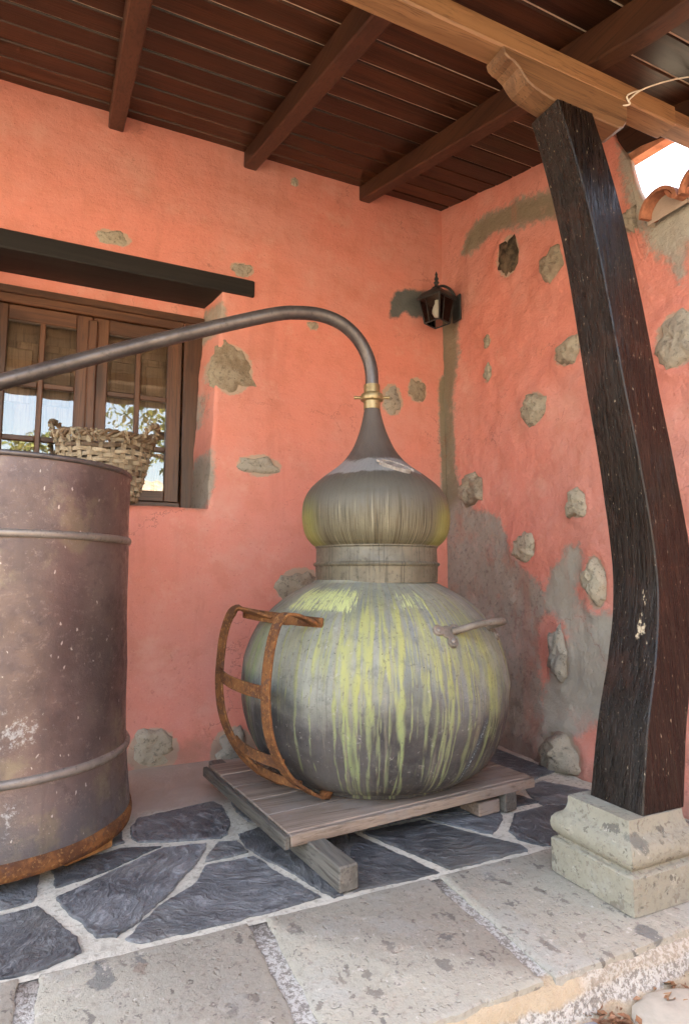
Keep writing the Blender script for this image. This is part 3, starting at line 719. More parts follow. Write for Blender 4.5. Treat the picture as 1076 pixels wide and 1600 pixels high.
def rho_of(P, stones):
    r = np.full(len(P), 9.)
    for a_, z_, w_, h_, d_ in stones:
        r = np.minimum(r, np.hypot((P[:, 0] - a_) / (w_ * .5), (P[:, 1] - z_) / (h_ * .5)))
    return r
def lip(a_, z_, stones):
    out = 0
    for sa, sz, w_, h_, d_ in stones:
        if abs(a_ - sa) < w_ and abs(z_ - sz) < h_:
            r = math.hypot((a_ - sa) / (w_ * .5), (z_ - sz) / (h_ * .5)); out = max(out, math.exp(-((r - 1.18) / .22) ** 2) - .6 * max(0, 1 - r))
    return out
HX0, HX1, HZ0, HZ1 = -2.55, -1.43, 1.186, 2.335
def w1_y(x, z):
    b = -.125 * max(0, 1 - z / .55) ** 1.8
    return b - .006 * fbm(x, 0, z, 1.6, 4) - .0022 * fbm(x, 5, z, 9, 3) - .005 * lip(x, z, STONES_REAR)
def jx(z): return HX1 + .05 * max(0, (z - HZ0) / (HZ1 - HZ0)) ** 1.5
xs = sorted(set([round(q, 4) for q in np.arange(-4.4, .001, .025)] + [HX0, HX1])); zs = sorted(set([round(q, 4) for q in np.arange(-.1, 3.31, .025)] + [HZ0, HZ1]))
xs = [x for x in xs if not (0 < abs(x - HX0) < .012 or 0 < abs(x - HX1) < .012)]; zs = [z for z in zs if not (0 < abs(z - HZ0) < .012 or 0 < abs(z - HZ1) < .012)]
V = []; F = []; idm = {}
def vx(x, z, y=None):
    px = x
    if HZ0 - .001 <= z <= HZ1 + .001 and HX1 - .001 <= x < HX1 + .2:
        px = x + (jx(z) - HX1) * (1 - (x - HX1) / .2)
    e = .006 * fbm(x, 9, z, 7, 3) if abs(x - HX1) < .001 and HZ0 < z < HZ1 else 0
    ez = .004 * fbm(x, 4, z, 8, 3) if abs(z - HZ0) < .001 and HX0 < x < HX1 else 0
    return (px + e, w1_y(x, z) if y is None else y, z + ez)
for z in zs:
    for x in xs: idm[(x, z)] = len(V); V.append(vx(x, z))
for i in range(len(xs) - 1):
    for j in range(len(zs) - 1):
        cx, cz = (xs[i] + xs[i + 1]) / 2, (zs[j] + zs[j + 1]) / 2
        if HX0 < cx < HX1 and HZ0 < cz < HZ1: continue
        F.append((idm[(xs[i], zs[j])], idm[(xs[i + 1], zs[j])], idm[(xs[i + 1], zs[j + 1])], idm[(xs[i], zs[j + 1])]))
def reveal(pts, flip):
    # strips running back into the opening from boundary points
    rows = [0, .008, .03, .08, .14, .21, .29, .36]
    base = None
    for k, d in enumerate(rows):
        cur = []
        for (x, z) in pts:
            if d == 0: cur.append(idm[(x, z)]); continue
            p = vx(x, z); sh = .012 * min(d, .03) / .03
            q = [p[0], p[1] + d, p[2]]
            if flip == 'R': q[0] -= d * .18 + .004 * fbm(x, d, z, 8, 3)
            if flip == 'B': q[2] += d * .06 + .003 * fbm(x, d, z, 8, 3)
            if flip == 'T': q[2] -= 0
            cur.append(len(V)); V.append(tuple(q))
        if base:
            for a in range(len(pts) - 1):
                f = (base[a], base[a + 1], cur[a + 1], cur[a])
                F.append(f if flip in 'RT' else f[::-1])
        base = cur
hz = [z for z in zs if HZ0 <= z <= HZ1]; hx = [x for x in xs if HX0 <= x <= HX1]
reveal([(HX1, z) for z in hz], 'R'); reveal([(HX0, z) for z in hz], 'L'); reveal([(x, HZ0) for x in hx], 'B')
nb = len(V)                                 # back and outer sides of the wall
V += [(-4.4, .5, -.1), (.3, .5, -.1), (.3, .5, 3.3), (-4.4, .5, 3.3), (-4.4, .0, -.1), (-4.4, .0, 3.3)]
F += [(nb, nb + 3, nb + 2, nb + 1), (nb + 4, nb + 5, nb + 3, nb)]
rear = obj('plastered_wall', V, F, 'plaster', smooth=True)
tag(rear, 'smooth salmon plastered house wall around the wooden window', 'wall')
P = np.array(V)[:, [0, 2]]
Yv = np.array(V)[:, 1]
corner_strip = [(-.045, 2.05), (.05, 2.1), (.05, 1.15), (-.03, 1.15), (-.035, 1.6)]
jamb_p = [[(-1.56, 1.19), (-1.44, 1.20), (-1.405, 1.33), (-1.41, 1.50), (-1.46, 1.46), (-1.50, 1.30)], [(-1.47, 2.10), (-1.34, 2.14), (-1.36, 2.26), (-1.41, 2.31), (-1.47, 2.22)], [(-1.47, 1.62), (-1.435, 1.64), (-1.43, 1.8), (-1.46, 1.82)]]
set_attr(rear, 'cement', area(P, [corner_strip] + jamb_p, .04))
set_attr(rear, 'halo', np.clip((1.32 - rho_of(P, STONES_REAR)) / .35, 0, 1)); set_attr(rear, 'warm', area(P, [corner_strip], .02)); set_attr(rear, 'pale', np.zeros(len(P)))
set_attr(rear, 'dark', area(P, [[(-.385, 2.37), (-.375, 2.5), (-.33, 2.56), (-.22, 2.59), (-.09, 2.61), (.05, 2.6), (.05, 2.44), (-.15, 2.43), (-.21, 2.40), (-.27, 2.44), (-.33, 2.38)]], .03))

def rock_vf(c, ax_u, ax_v, ax_n, su, sv, sn, seed, n=14, m=9, boxy=2.6, wild=0.0):
    """irregular rounded stone, flattened along ax_n; only the proud half is kept"""
    V = []; F = []
    rows = [0, .16, .34, .52, .70, .85, .95, 1.0]
    nz = lambda x, y, z: mnoise.noise(Vector((x, y, z)))
    V.append(np.array(c) + ax_n * sn * (1 + .25 * nz(seed, 1, 1)))
    for r in rows[1:] + [1.06]:
        for k in range(n):
            a = 2 * math.pi * k / n; ca, sa = math.cos(a), math.sin(a)
            rad = (abs(ca) ** boxy + abs(sa) ** boxy) ** (-1 / boxy)
            rad *= 1 + (.22 + .35 * wild) * nz(ca * 1.3 + seed * 3.1, sa * 1.3, seed) + (.08 + .16 * wild) * nz(ca * 4 + seed, sa * 4, seed * 2) + .10 * wild * nz(ca * 11 + seed, sa * 11, seed)
            rad *= .92 if wild else 1
            h = math.sqrt(max(0, 1 - min(r, 1) ** 4)) if r < 1 else (.25 if r == 1 else -.6)
            if r < 1: h += (.30 * nz(ca * r * 2.2 + seed, sa * r * 2.2, seed * 1.7) + wild * .45 * nz(ca * r * 5 + seed, sa * r * 5, seed * 2.7)) * (1 - r * .5)
            V.append(np.array(c) + ax_u * su * .5 * rad * r * ca + ax_v * sv * .5 * rad * r * sa + ax_n * sn * h)
    for k in range(n): F.append((0, 1 + k, 1 + (k + 1) % n))
    for j in range(len(rows) - 1):
        for k in range(n): F.append((1 + j * n + k, 1 + (j + 1) * n + k, 1 + (j + 1) * n + (k + 1) % n, 1 + j * n + (k + 1) % n))
    return np.array(V), F
UX, UY, UZ = np.array([1., 0, 0]), np.array([0, 1., 0]), np.array([0, 0, 1.])
for k, (x, z, w, h, d) in enumerate(STONES_REAR):
    y = w1_y(x, z); v, f = rock_vf((x, y - .001 + d * .25, z), UX, UZ, -UY, w, h, d, k * 1.37 + 2, n=30, boxy=rnd.uniform(1.7, 3.4), wild=1.0)
    obj('stone', v, f, 'stone', rear, smooth=True, origin=(x, y, z))
# dark lintel over the opening
v, f = box_vf((-2.95, -.014, 2.335), (-1.212, .36, 2.425), .006)
obj('lintel', v, f, 'lintel', rear)
# plaster header over the window, behind the lintel
v, f = box_vf((-2.56, .245, 2.20), (-1.36, .36, 2.345), .004); obj('header', v, f, 'plaster', rear)

# ------------------------------------------------------------------ casement window
WD = .085           # the frame stands this much deeper in the reveal
win = empty('casement_window', (-1.99, .255, 1.21), 'chestnut wood casement window with small panes behind the basket', 'window')
def wbox(name, lo, hi, mat, par, b=.004):
    lo = (lo[0], lo[1] + WD, lo[2]); hi = (hi[0], hi[1] + WD, hi[2])
    v, f = box_vf(lo, hi, b); return obj(name, v, f, mat, par, origin=tuple((np.array(lo) + np.array(hi)) / 2))
for x0, x1 in ((-1.530, -1.425), (-2.545, -2.452)): wbox('frame_stile', (x0, .145, 1.20), (x1, .215, 2.27), 'frame', win)
wbox('frame_head', (-2.452, .145, 2.183), (-1.535, .215, 2.27), 'railw', win); wbox('frame_sill', (-2.452, .13, 1.20), (-1.535, .215, 1.235), 'railw', win)
wbox('frame_cover_strip', (-2.56, .125, 2.225), (-1.43, .145, 2.262), 'railw', win)
wbox('cover_bead', (-2.015, .142, 1.24), (-1.965, .160, 2.16), 'frame', win, .008)
rows = [(1.295, 1.505), (1.531, 1.775), (1.803, 2.105)]
for sx0, sx1 in ((-1.988, -1.538), (-2.449, -1.992)):
    sash = bpy.data.objects.new('sash', None); col.objects.link(sash); sash.parent = win; sash.location = Vector(((sx0 + sx1) / 2, .265, 1.24)) - win.location
    st = .075
    for a, b in ((sx0, sx0 + st), (sx1 - st, sx1)): wbox('stile', (a, .160, 1.238), (b, .200, 2.180), 'frame', sash)
    wbox('bottom_rail', (sx0 + st, .161, 1.238), (sx1 - st, .199, 1.295), 'railw', sash); wbox('top_rail', (sx0 + st, .161, 2.105), (sx1 - st, .199, 2.180), 'railw', sash)
    gx0, gx1 = sx0 + st, sx1 - st; mx = (gx0 + gx1) / 2
    wbox('muntin', (mx - .013, .164, 1.295), (mx + .013, .196, 2.105), 'frame', sash)
    for a, b in ((rows[0][1], rows[1][0]), (rows[1][1], rows[2][0])):
        wbox('muntin', (gx0, .165, a), (mx - .013, .195, b), 'railw', sash); wbox('muntin', (mx + .013, .165, a), (gx1, .195, b), 'railw', sash)
    for z0, z1 in rows:
        for a, b in ((gx0, mx - .013), (mx + .013, gx1)):
            tl = rnd.uniform(-.0012, .0012); t2 = rnd.uniform(-.0012, .0012)
            v = [(a, .265 - tl, z0), (b, .265 + tl, z0), (b, .265 + tl + t2, z1), (a, .265 - tl + t2, z1), (a, .268 - tl, z0), (b, .268 + tl, z0), (b, .268 + tl + t2, z1), (a, .268 - tl + t2, z1)]
            obj('pane', v, [(0, 1, 2, 3), (7, 6, 5, 4), (0, 4, 5, 1), (1, 5, 6, 2), (2, 6, 7, 3), (3, 7, 4, 0)], 'glass', sash, origin=((a + b) / 2, .265, (z0 + z1) / 2))
# closed inner shutters seen through the glass
for sx0, sx1 in ((-1.988, -1.50), (-2.48, -1.992)):
    wbox('shutter', (sx0, .232, 1.22), (sx1, .255, 2.19), 'shutter', win)
    w = (sx1 - sx0)
    for k in range(4): wbox('shutter_board', (sx0 + .05 + k * (w - .1) / 4 + .003, .225, 1.28), (sx0 + .05 + (k + 1) * (w - .1) / 4 - .003, .232, 2.02), 'shutter', win)
    for a, b in ((sx0 + .09, sx0 + .22), (sx1 - .22, sx1 - .09)): wbox('shutter_panel', (a, .212, 1.70), (b, .225, 1.98), 'shutter', win, .006)

# ------------------------------------------------------------------ side wall
def w2_top(y):
    pts = [(0.2, 3.22), (-1.30, 2.80), (-1.315, 2.72), (-1.375, 2.60), (-1.405, 2.45), (-1.43, 2.385), (-1.47, 2.30), (-1.62, 2.262), (-3.6, 2.25)]
    for (a, b), (c, d) in zip(pts, pts[1:]):
        if a >= y >= c: return b + (d - b) * (y - a) / (c - a)
    return pts[-1][1]
def w2_x(y, z):
    return -.05 * max(0, 1 - z / .4) ** 1.5 - .013 * fbm(2, y, z, 2.2, 4) - .006 * fbm(7, y, z, 9, 4) - .0025 * fbm(3, y, z, 28, 3) - .009 * lip(y, z, STONES_SIDE)
ys = [round(.03 - i * .016, 4) for i in range(228)]; nv = 190
V = []; F = []
for y in ys:
    t = w2_top(y)
    for k in range(nv):
        z = -.1 + (t + .1) * k / (nv - 1) + (.006 * fbm(1, y, 2, 14, 3) if k == nv - 1 else 0)
        V.append((w2_x(y, z), y, z))
n0 = len(V)
for i in range(len(ys) - 1):
    for k in range(nv - 1): F.append((i * nv + k, i * nv + k + 1, (i + 1) * nv + k + 1, (i + 1) * nv + k))
def w2_t(y): return float(np.interp(-y, [-.1, .9, 1.28, 1.455, 1.47, 4], [.30, .30, .03, .03, .30, .30]))
for y in ys: V += [(w2_t(y), y, -.1), (w2_t(y), y, w2_top(y) + .005)]
for i in range(len(ys) - 1):
    a = n0 + 2 * i
    F.append((a, a + 2, a + 3, a + 1)); F.append((i * nv + nv - 1, a + 1, a + 3, (i + 1) * nv + nv - 1))
side = obj('roughcast_wall', V, F, 'render', smooth=True)
tag(side, 'rough salmon side wall with grey cement patches and bare stones behind the post', 'wall')
P = np.array(V)[:, 1:]
arch = [(-.205, 2.76), (-.26, 2.85), (-.36, 2.885), (-.47, 2.87), (-.66, 2.82), (-.87, 2.75), (-1.05, 2.66), (-1.05, 2.54), (-.97, 2.565), (-.84, 2.62), (-.65, 2.70), (-.45, 2.735), (-.34, 2.72), (-.26, 2.72)]
cornerp = [(.05, 2.50), (-.10, 2.48), (-.15, 2.35), (-.15, 2.15), (-.11, 1.95), (-.09, 1.7), (-.09, 1.5), (-.12, 1.4), (-.15, 1.33), (.05, 1.2)]
big = [(.05, 1.42), (-.13, 1.36), (-.22, 1.25), (-.30, 1.20), (-.45, 1.175), (-.53, 1.09), (-.57, .95), (-.68, .87), (-.76, .83), (-.80, .70), (-.74, .60), (-.75, .40), (-.78, .25), (-.82, .05), (-.82, -.1), (.05, -.1)]
right = [(-.80, .76), (-.83, .86), (-.90, .93), (-.95, .985), (-1.02, .985), (-1.03, .90), (-.99, .80), (-1.00, .74), (-1.08, .68), (-1.2, .70), (-1.35, .6), (-1.35, .24), (-1.12, .24), (-1.0, .17), (-.90, .10), (-.80, .06), (-.76, .25), (-.79, .36), (-.83, .40), (-.92, .42), (-.93, .60), (-.86, .68), (-.79, .70)]
edgep = [(-1.33, 2.8), (-1.40, 2.50), (-1.46, 2.36), (-1.60, 2.30), (-3.6, 2.30), (-3.6, 2.12), (-1.75, 2.08), (-1.62, 2.10), (-1.58, 1.93), (-1.54, 2.08), (-1.46, 2.14), (-1.40, 2.30), (-1.36, 2.45)]
set_attr(side, 'cement', area(P, [arch, cornerp, big, right, edgep], .07))
set_attr(side, 'halo', np.clip((1.15 - rho_of(P, STONES_SIDE)) / .3, 0, .8)); set_attr(side, 'warm', area(P, [arch, cornerp], .10)); set_attr(side, 'pale', area(P, [right, edgep], .08))
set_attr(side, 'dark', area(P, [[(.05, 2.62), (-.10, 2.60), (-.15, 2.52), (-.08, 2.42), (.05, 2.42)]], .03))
for k, (y, z, w, h, d) in enumerate(STONES_SIDE):
    x = w2_x(y, z); v, f = rock_vf((x + .002 + d * .2, y, z), UY, UZ, -UX, w, h, d * 1.5, k * 2.17 + 5, n=30, boxy=rnd.uniform(1.7, 3.4), wild=1.0)
    obj('stone', v, [q[::-1] for q in f], 'darkstone' if k == 0 else 'stone', side, smooth=True, origin=(x, y, z))
# clay tiles capping the lower run of the wall
def tile_vf(cy, cz, up=True, r=.082, t=.013, x0=-.055, x1=.40, drop=.03):
    V = []; F = []; n = 14
    for x in (x0, x1):
        rr = r if x == x0 else r * .86
        for q in (rr, rr - t):
            for k in range(n + 1):
                a = math.pi * k / n
                V.append((x, cy + q * math.cos(a), cz + (q * math.sin(a) if up else -q * math.sin(a)) + (drop if x == x1 else 0)))
    m = n + 1
    for k in range(n):
        F += [(k, k + 1, 2 * m + k + 1, 2 * m + k), (m + k + 1, m + k, 3 * m + k, 3 * m + k + 1), (k + 1, k, m + k, m + k + 1), (2 * m + k, 2 * m + k + 1, 3 * m + k + 1, 3 * m + k)]
    F += [(0, 2 * m, 3 * m, m), (n, m + n, 3 * m + n, 2 * m + n)]
    return np.array(V), (F if up else [q[::-1] for q in F])
for k in range(10):
    cy = -1.560 - k * .17
    v, f = tile_vf(cy, 2.248 + rnd.uniform(-.004, .004), True, .082, .014, -.09, .40, .05); obj('roof_tile', v, f, 'tile', side, smooth=True, auto=40, origin=(0, cy, 2.26))
    v, f = tile_vf(cy - .092, 2.325, False, .075, .014, -.07, .40, .04); obj('roof_tile', v, f, 'tile', side, smooth=True, auto=40, origin=(0, cy - .092, 2.29))
    V = []; n = 12
    for x in (-.035, .38):
        for i in range(n + 1): V.append((x, cy + .085 * math.cos(math.pi * i / n), 2.235 + .088 * math.sin(math.pi * i / n) + (.03 if x > 0 else 0)))
    F = [tuple(range(n + 1)), tuple(reversed(range(n + 1, 2 * n + 2)))] + [(i + 1, i, n + 1 + i, n + 2 + i) for i in range(n)]
    obj('bedding_mortar', V, F, 'mortar', side, origin=(0, cy, 2.26))

# ------------------------------------------------------------------ porch roof
def rz(y): return 3.153 + .29 * y
roof = empty('porch_roof', (-1.9, -1.68, 2.45), 'sloping porch roof of dark brown planks, rafters and honey eave beam', 'roof')
sl = math.atan(.29); cs, sn_ = math.cos(sl), math.sin(sl)
def rp(x, s, h):            # s: distance down the slope from the wall, h: height over the plank underside
    return np.array([x, -s * cs + h * sn_ * -1 * -1 * 0 - h * 0, rz(-s * cs) + h])
PW = .152
rp_rnd = random.Random(3)
s = -.06; k = 0
while s < 2.42:
    cuts = [-4.5, rp_rnd.choice([-3.31, -2.62, -2.62, -1.93 - .69]), .10]
    if k % 3 == 1: cuts = [-4.5, -3.31 + .69 * rp_rnd.randint(0, 1), .10]
    for a, b in zip(cuts, cuts[1:]):
        dz = rp_rnd.uniform(-.0012, .0012); g0 = .0035
        g0 = .0048; y0, y1 = -(s + g0) * cs, -(s + PW - g0) * cs
        V = []
        for x in (a + .002, b - .002):
            for (yy, h) in ((y0, .006), (y0 - .004, 0), (y1 + .004, 0), (y1, .006), (y1, .022), (y0, .022)):
                V.append((x, yy, rz(yy) + h + dz))
        F = [(0, 1, 2, 3, 4, 5)[::-1], (6, 7, 8, 9, 10, 11)] + [(i, (i + 1) % 6, 6 + (i + 1) % 6, 6 + i) for i in range(6)]
        obj('plank', V, F, 'plank', roof, origin=((a + b) / 2, (y0 + y1) / 2, rz((y0 + y1) / 2)))
    s += PW; k += 1
def roof_sheet(name, h0, h1, y0, y1, x0, x1, mat):
    V = []
    for x in (x0, x1):
        for yy, h in ((y0, h0), (y1, h0), (y1, h1), (y0, h1)): V.append((x, yy, rz(yy) + h))
    return obj(name, V, [(0, 1, 2, 3), (7, 6, 5, 4), (0, 4, 5, 1), (1, 5, 6, 2), (2, 6, 7, 3), (3, 7, 4, 0)], mat, roof)
roof_sheet('underlay', .0075, .016, -2.33, .05, -4.49, .095, 'joint')
roof_sheet('roof_light_block', .024, .09, -2.40, 2.6, -4.6, .12, 'deck')  # unseen slab over planks and house, added to block light from above
for x in (-4.0, -3.31, -2.62, -1.935, -1.245, -.545, .055):
    w = .036; V = []
    yb = [.06, -1.0, -1.90, -2.12, -2.26]
    hb = [-.088, -.105, -.125, -.105, -.055]
    for xx in (x - w, x - w + .006, x + w - .006, x + w):
        e = .006 if xx in (x - w, x + w) else 0
        for yy, h in zip(yb, hb): V.append((xx, yy, rz(yy) + h + e))
        for yy in yb: V.append((xx, yy, rz(yy) - .002))
    F = []
    n = 5
    for q in range(3):
        for i in range(n - 1):
            F.append((q * 10 + i, q * 10 + i + 1, (q + 1) * 10 + i + 1, (q + 1) * 10 + i))
    for i in range(n - 1):
        F.append((i, n + i, n + i + 1, i + 1)); F.append((30 + i, 30 + i + 1, 30 + n + i + 1, 30 + n + i))
    for q in range(3):
        F.append((q * 10 + 4, q * 10 + 9, (q + 1) * 10 + 9, (q + 1) * 10 + 4))
        F.append((q * 10, (q + 1) * 10, (q + 1) * 10 + 5, q * 10 + 5))
    obj('rafter', V, F, 'rafter', roof, origin=(x, -1, rz(-1)))
v, f = box_vf((-4.5, -1.712, 2.452), (-.165, -1.632, 2.528), .006); obj('eave_beam', v, f, 'beam', roof, origin=(-2, -1.67, 2.49))
v, f = box_vf((-.160, -1.700, 2.470), (.095, -1.630, 2.530), .006); obj('eave_beam', v, f, 'bracketw', roof, origin=(.2, -1.67, 2.5))
# carved bracket on the post head
pr = [(-.945, 2.450), (-.938, 2.428), (-.925, 2.420), (-.905, 2.416), (-.885, 2.404), (-.870, 2.386), (-.85, 2.368), (-.82, 2.356), (-.785, 2.349), (-.75, 2.343), (-.46, 2.343), (-.44, 2.352), (-.425, 2.375), (-.42, 2.40), (-.42, 2.450)]
V = []; e = .004
for yy, ins in ((-1.630, e), (-1.630 - e, 0), (-1.714 + e, 0), (-1.714, e)):
    cx = -.7; cz = 2.40
    for x, z in pr: V.append((x + (cx - x) * ins * 1.2, yy, z + (ins if z < 2.44 else 0)))
n = len(pr); F = [tuple(range(n)), tuple(reversed(range(3 * n, 4 * n)))]
for q in range(3):
    for i in range(n): F.append((q * n + i, (q + 1) * n + i, (q + 1) * n + (i + 1) % n, q * n + (i + 1) % n))
obj('bracket', V, F, 'bracketw', roof, origin=(-.7, -1.67, 2.4))
# painted verge boards beyond the side wall
for (y0, z0), (y1, z1), x0, x1, mt in (((-1.30, 2.705), (-1.62, 2.665), .02, .06, 'deck'), ((-1.33, 2.605), (-1.80, 2.560), .02, .07, 'deck'), ((-1.32, 2.645), (-1.75, 2.605), .08, .11, 'black')):
    V = []
    for x in (x0, x1):
        for y, z in ((y0, z0), (y1, z1), (y1, z1 + .035), (y0, z0 + .035)): V.append((x, y, z))
    obj('verge_board', V, [(0, 1, 2, 3), (7, 6, 5, 4), (0, 4, 5, 1), (1, 5, 6, 2), (2, 6, 7, 3), (3, 7, 4, 0)], mt, roof)
# cable
v, f = tube_vf(smooth_path([(.4, -1.90, 2.70), (.05, -1.80, 2.66), (-.14, -1.735, 2.63), (-.33, -1.722, 2.53), (-.41, -1.719, 2.462), (-.415, -1.718, 2.44), (-.48, -1.70, 2.42), (-.60, -1.66, 2.36), (-.66, -1.60, 2.3)], 5), .0028, 6)
cb = obj('cable', v, f, 'cable', smooth=True); tag(cb, 'thin white cable crossing the end of the eave beam', 'cable')
v, f = tube_vf(smooth_path([(-.345, -1.7185, 2.520), (-.40, -1.7195, 2.488), (-.425, -1.72, 2.465), (-.415, -1.72, 2.445)], 5), .0028, 6)
cb2 = obj('cable_hook', v, f, 'cable', smooth=True); tag(cb2, 'short bent white wire hook on the outer face of the eave beam', 'wire')

# ------------------------------------------------------------------ post and plinth
pts = [(-.667, -1.845, .217), (-.622, -1.834, .416), (-.567, -1.824, .582), (-.524, -1.814, .758), (-.515, -1.804, .925), (-.540, -1.788, 1.192), (-.570, -1.774, 1.428), (-.623, -1.749, 1.857), (-.683, -1.732, 2.147), (-.741, -1.722, 2.3435)]
path = smooth_path(pts, 5); V = []; F = []
for q in path:
    t = (q[2] - .2) / 2.15
    w = .163 - .012 * t; d = .178 - .058 * t; c = .0035
    jit = lambda k: .0016 * fbm(k * 3.3, q[2], 0, 3, 3)
    x0, y0, x1, y1 = q[0] + jit(1), q[1] + jit(2), q[0] + w + jit(3), q[1] + d + jit(4)
    for x, y in ((x0 + c, y0), (x1 - c, y0), (x1, y0 + c), (x1, y1 - c), (x1 - c, y1), (x0 + c, y1), (x0, y1 - c), (x0, y0 + c)): V.append((x, y, q[2]))
for i in range(len(path) - 1):
    for k in range(8): F.append((i * 8 + k, i * 8 + (k + 1) % 8, (i + 1) * 8 + (k + 1) % 8, (i + 1) * 8 + k))
F += [tuple(reversed(range(8))), tuple((len(path) - 1) * 8 + k for k in range(8))]
po = obj('timber_post', V, F, 'post', origin=(0, 0, 0)); tag(po, 'bowed dark brown varnished timber post with chipped edges', 'post')
prof = [(.1425, .0035), (.1425, .092), (.1385, .0965), (.130, .0985), (.126, .103), (.130, .108), (.1375, .114), (.1425, .126), (.1435, .138), (.141, .152), (.134, .163), (.124, .169), (.117, .173), (.111, .182), (.107, .196), (.1055, .2165)]
V = []; F = []; cx, cy = -.6215, -1.7445; seg = 10; c = .006
ring = []
for sx, sy in ((-1, -1), (1, -1), (1, 1), (-1, 1)):
    nxt = {(-1, -1): (1, -1), (1, -1): (1, 1), (1, 1): (-1, 1), (-1, 1): (-1, -1)}[(sx, sy)]
    for k in range(seg): ring.append((sx + (nxt[0] - sx) * (k + .04 * (k == 0)) / seg, sy + (nxt[1] - sy) * (k + .04 * (k == 0)) / seg))
m = len(ring)
for r, z in prof:
    for a, b in ring:
        e = 1 + .010 * fbm(a * 2, b * 2, z * 9, 2.5, 3)
        k = .985 if abs(a) > .99 and abs(b) > .99 else 1
        V.append((cx + a * r * e * k, cy + b * r * e * k, z))
for j in range(len(prof) - 1):
    for i in range(m): F.append((j * m + i, j * m + (i + 1) % m, (j + 1) * m + (i + 1) % m, (j + 1) * m + i))
F.append(tuple((len(prof) - 1) * m + i for i in range(m)))
pl = obj('stone_plinth', V, F, 'tuff_plinth', smooth=True, auto=35, origin=(cx, cy, 0)); tag(pl, 'moulded tuff stone plinth under the timber post', 'plinth')

# ------------------------------------------------------------------ wooden platform
from mathutils import Matrix
PA = math.atan2(.097, .998); O = Vector((-1.453, -1.274, 0))
pm = Matrix.Translation(O) @ Matrix.Rotation(PA, 4, 'Z')
plat = empty('wooden_platform', (-.98, -.86, 0), 'low weathered plank platform on runners under the pot still', 'platform')
def pbox(name, lo, hi, mat, b=.003):
    v, f = box_vf(lo, hi, b); o = obj(name, xf(v, pm), f, mat, plat); return o
bw = [.0, .155, .30, .455, .60, .742]
for i in range(5): pbox('board', (0.004 * rnd.random(), bw[i] + .0012, .073 + rnd.uniform(0, .0015)), (1.002 + .006 * rnd.random(), bw[i + 1] - .0012, .101 + rnd.uniform(-.001, .0012)), 'pallet')
pbox('front_batten', (.0, -.020, .066), (1.004, -.001, .0995), 'pallet')
pbox('side_batten', (-.020, -.019, .062), (-.001, .742, .0985), 'runner')
pbox('runner', (.055, -.205, .0035), (.115, .90, .071), 'runner', .004); pbox('runner', (.85, -.02, .0035), (.91, .78, .071), 'runner', .004)
pbox('packing_block', (.74, -.004, .0035), (.84, .10, .050), 'pallet')

# ------------------------------------------------------------------ the pot still
SC = (-.945, -.853); A0 = math.atan2(-.88517, -.46526)
still = empty('pot_still', (SC[0], SC[1], .1015), 'bulbous copper pot still streaked yellow and green with onion head and bent pipe', 'still')
def sp(th, r, z): return np.array([SC[0] + r * math.cos(A0 + th), SC[1] + r * math.sin(A0 + th), z])
base = [(.0, .103), (.30, .1035), (.338, .104), (.345, .107), (.346, .118), (.355, .124), (.385, .134), (.430, .170), (.467, .225), (.494, .288), (.511, .357), (.519, .436), (.516, .482), (.508, .539), (.493, .589), (.468, .642), (.435, .690), (.396, .731), (.34, .775), (.282, .806), (.241, .826), (.236, .835)]
pf = [(p[0], p[1]) for p in smooth_path([(r, z, 0) for r, z in base[4:-1]], 7)]
pf = base[:4] + pf + [base[-1]]
NS = 720
V, F = lathe_vf(pf, NS, SC)
# hand-hammered unevenness
for i, v in enumerate(V):
    d = .0065 * fbm(v[0], v[1], v[2], 4.5, 3); rr = math.hypot(v[0] - SC[0], v[1] - SC[1])
    if rr > .2 and v[2] > .13: V[i, 0] += (v[0] - SC[0]) / rr * d; V[i, 1] += (v[1] - SC[1]) / rr * d
body = obj('pot_body', V, F, 'pot', still, smooth=True, origin=(SC[0], SC[1], 0))
th = (np.arctan2(V[:, 1] - SC[1], V[:, 0] - SC[0]) - A0 + math.pi) % (2 * math.pi) - math.pi; zz = V[:, 2]
ST = [(-.40, .036, .68, .50, .9), (-.30, .03, .69, .535, .8), (-.22, .022, .66, .335, .8), (-.16, .036, .76, .05, 1), (-.045, .034, .78, .05, 1), (.035, .016, .80, .14, .95), (.085, .012, .80, .05, .9), (.175, .036, .81, .05, 1),
      (.37, .026, .80, .50, .9), (.385, .024, .60, .16, .75), (.445, .018, .68, .13, .9), (.512, .022, .71, .05, 1), (.66, .040, .72, .05, .95), (.90, .062, .72, .30, 1), (.86, .038, .52, .05, .9), (1.0, .02, .6, .05, .7), (.78, .03, .74, .5, .8),
      (-.52, .03, .78, .66, .6), (.27, .018, .78, .60, .7), (.60, .02, .74, .55, .7), (-.95, .07, .70, .48, .7), (-1.1, .08, .70, .12, .8), (-1.45, .05, .7, .2, .6), (1.25, .03, .74, .4, .6)]
sr = random.Random(2)
for k in range(60): ST.append((sr.uniform(1.5, 2 * math.pi - 1.6), sr.uniform(.012, .05), sr.uniform(.6, .8), sr.uniform(.05, .5), sr.uniform(.5, 1)))
for k in range(26): ST.append((sr.uniform(-.7, 1.1), sr.uniform(.006, .014), sr.uniform(.5, .8), sr.uniform(.2, .6), sr.uniform(.35, .6)))
dens = [(-.42, .10, 8), (-.30, .06, 6), (-.20, .05, 10), (-.12, .07, 12), (-.03, .06, 12), (.06, .05, 8), (.18, .06, 12), (.36, .05, 8), (.45, .04, 7), (.52, .04, 7), (.66, .06, 9), (.80, .06, 7), (.93, .08, 14), (-.75, .2, 10), (-1.1, .12, 10), (1.2, .1, 5)]
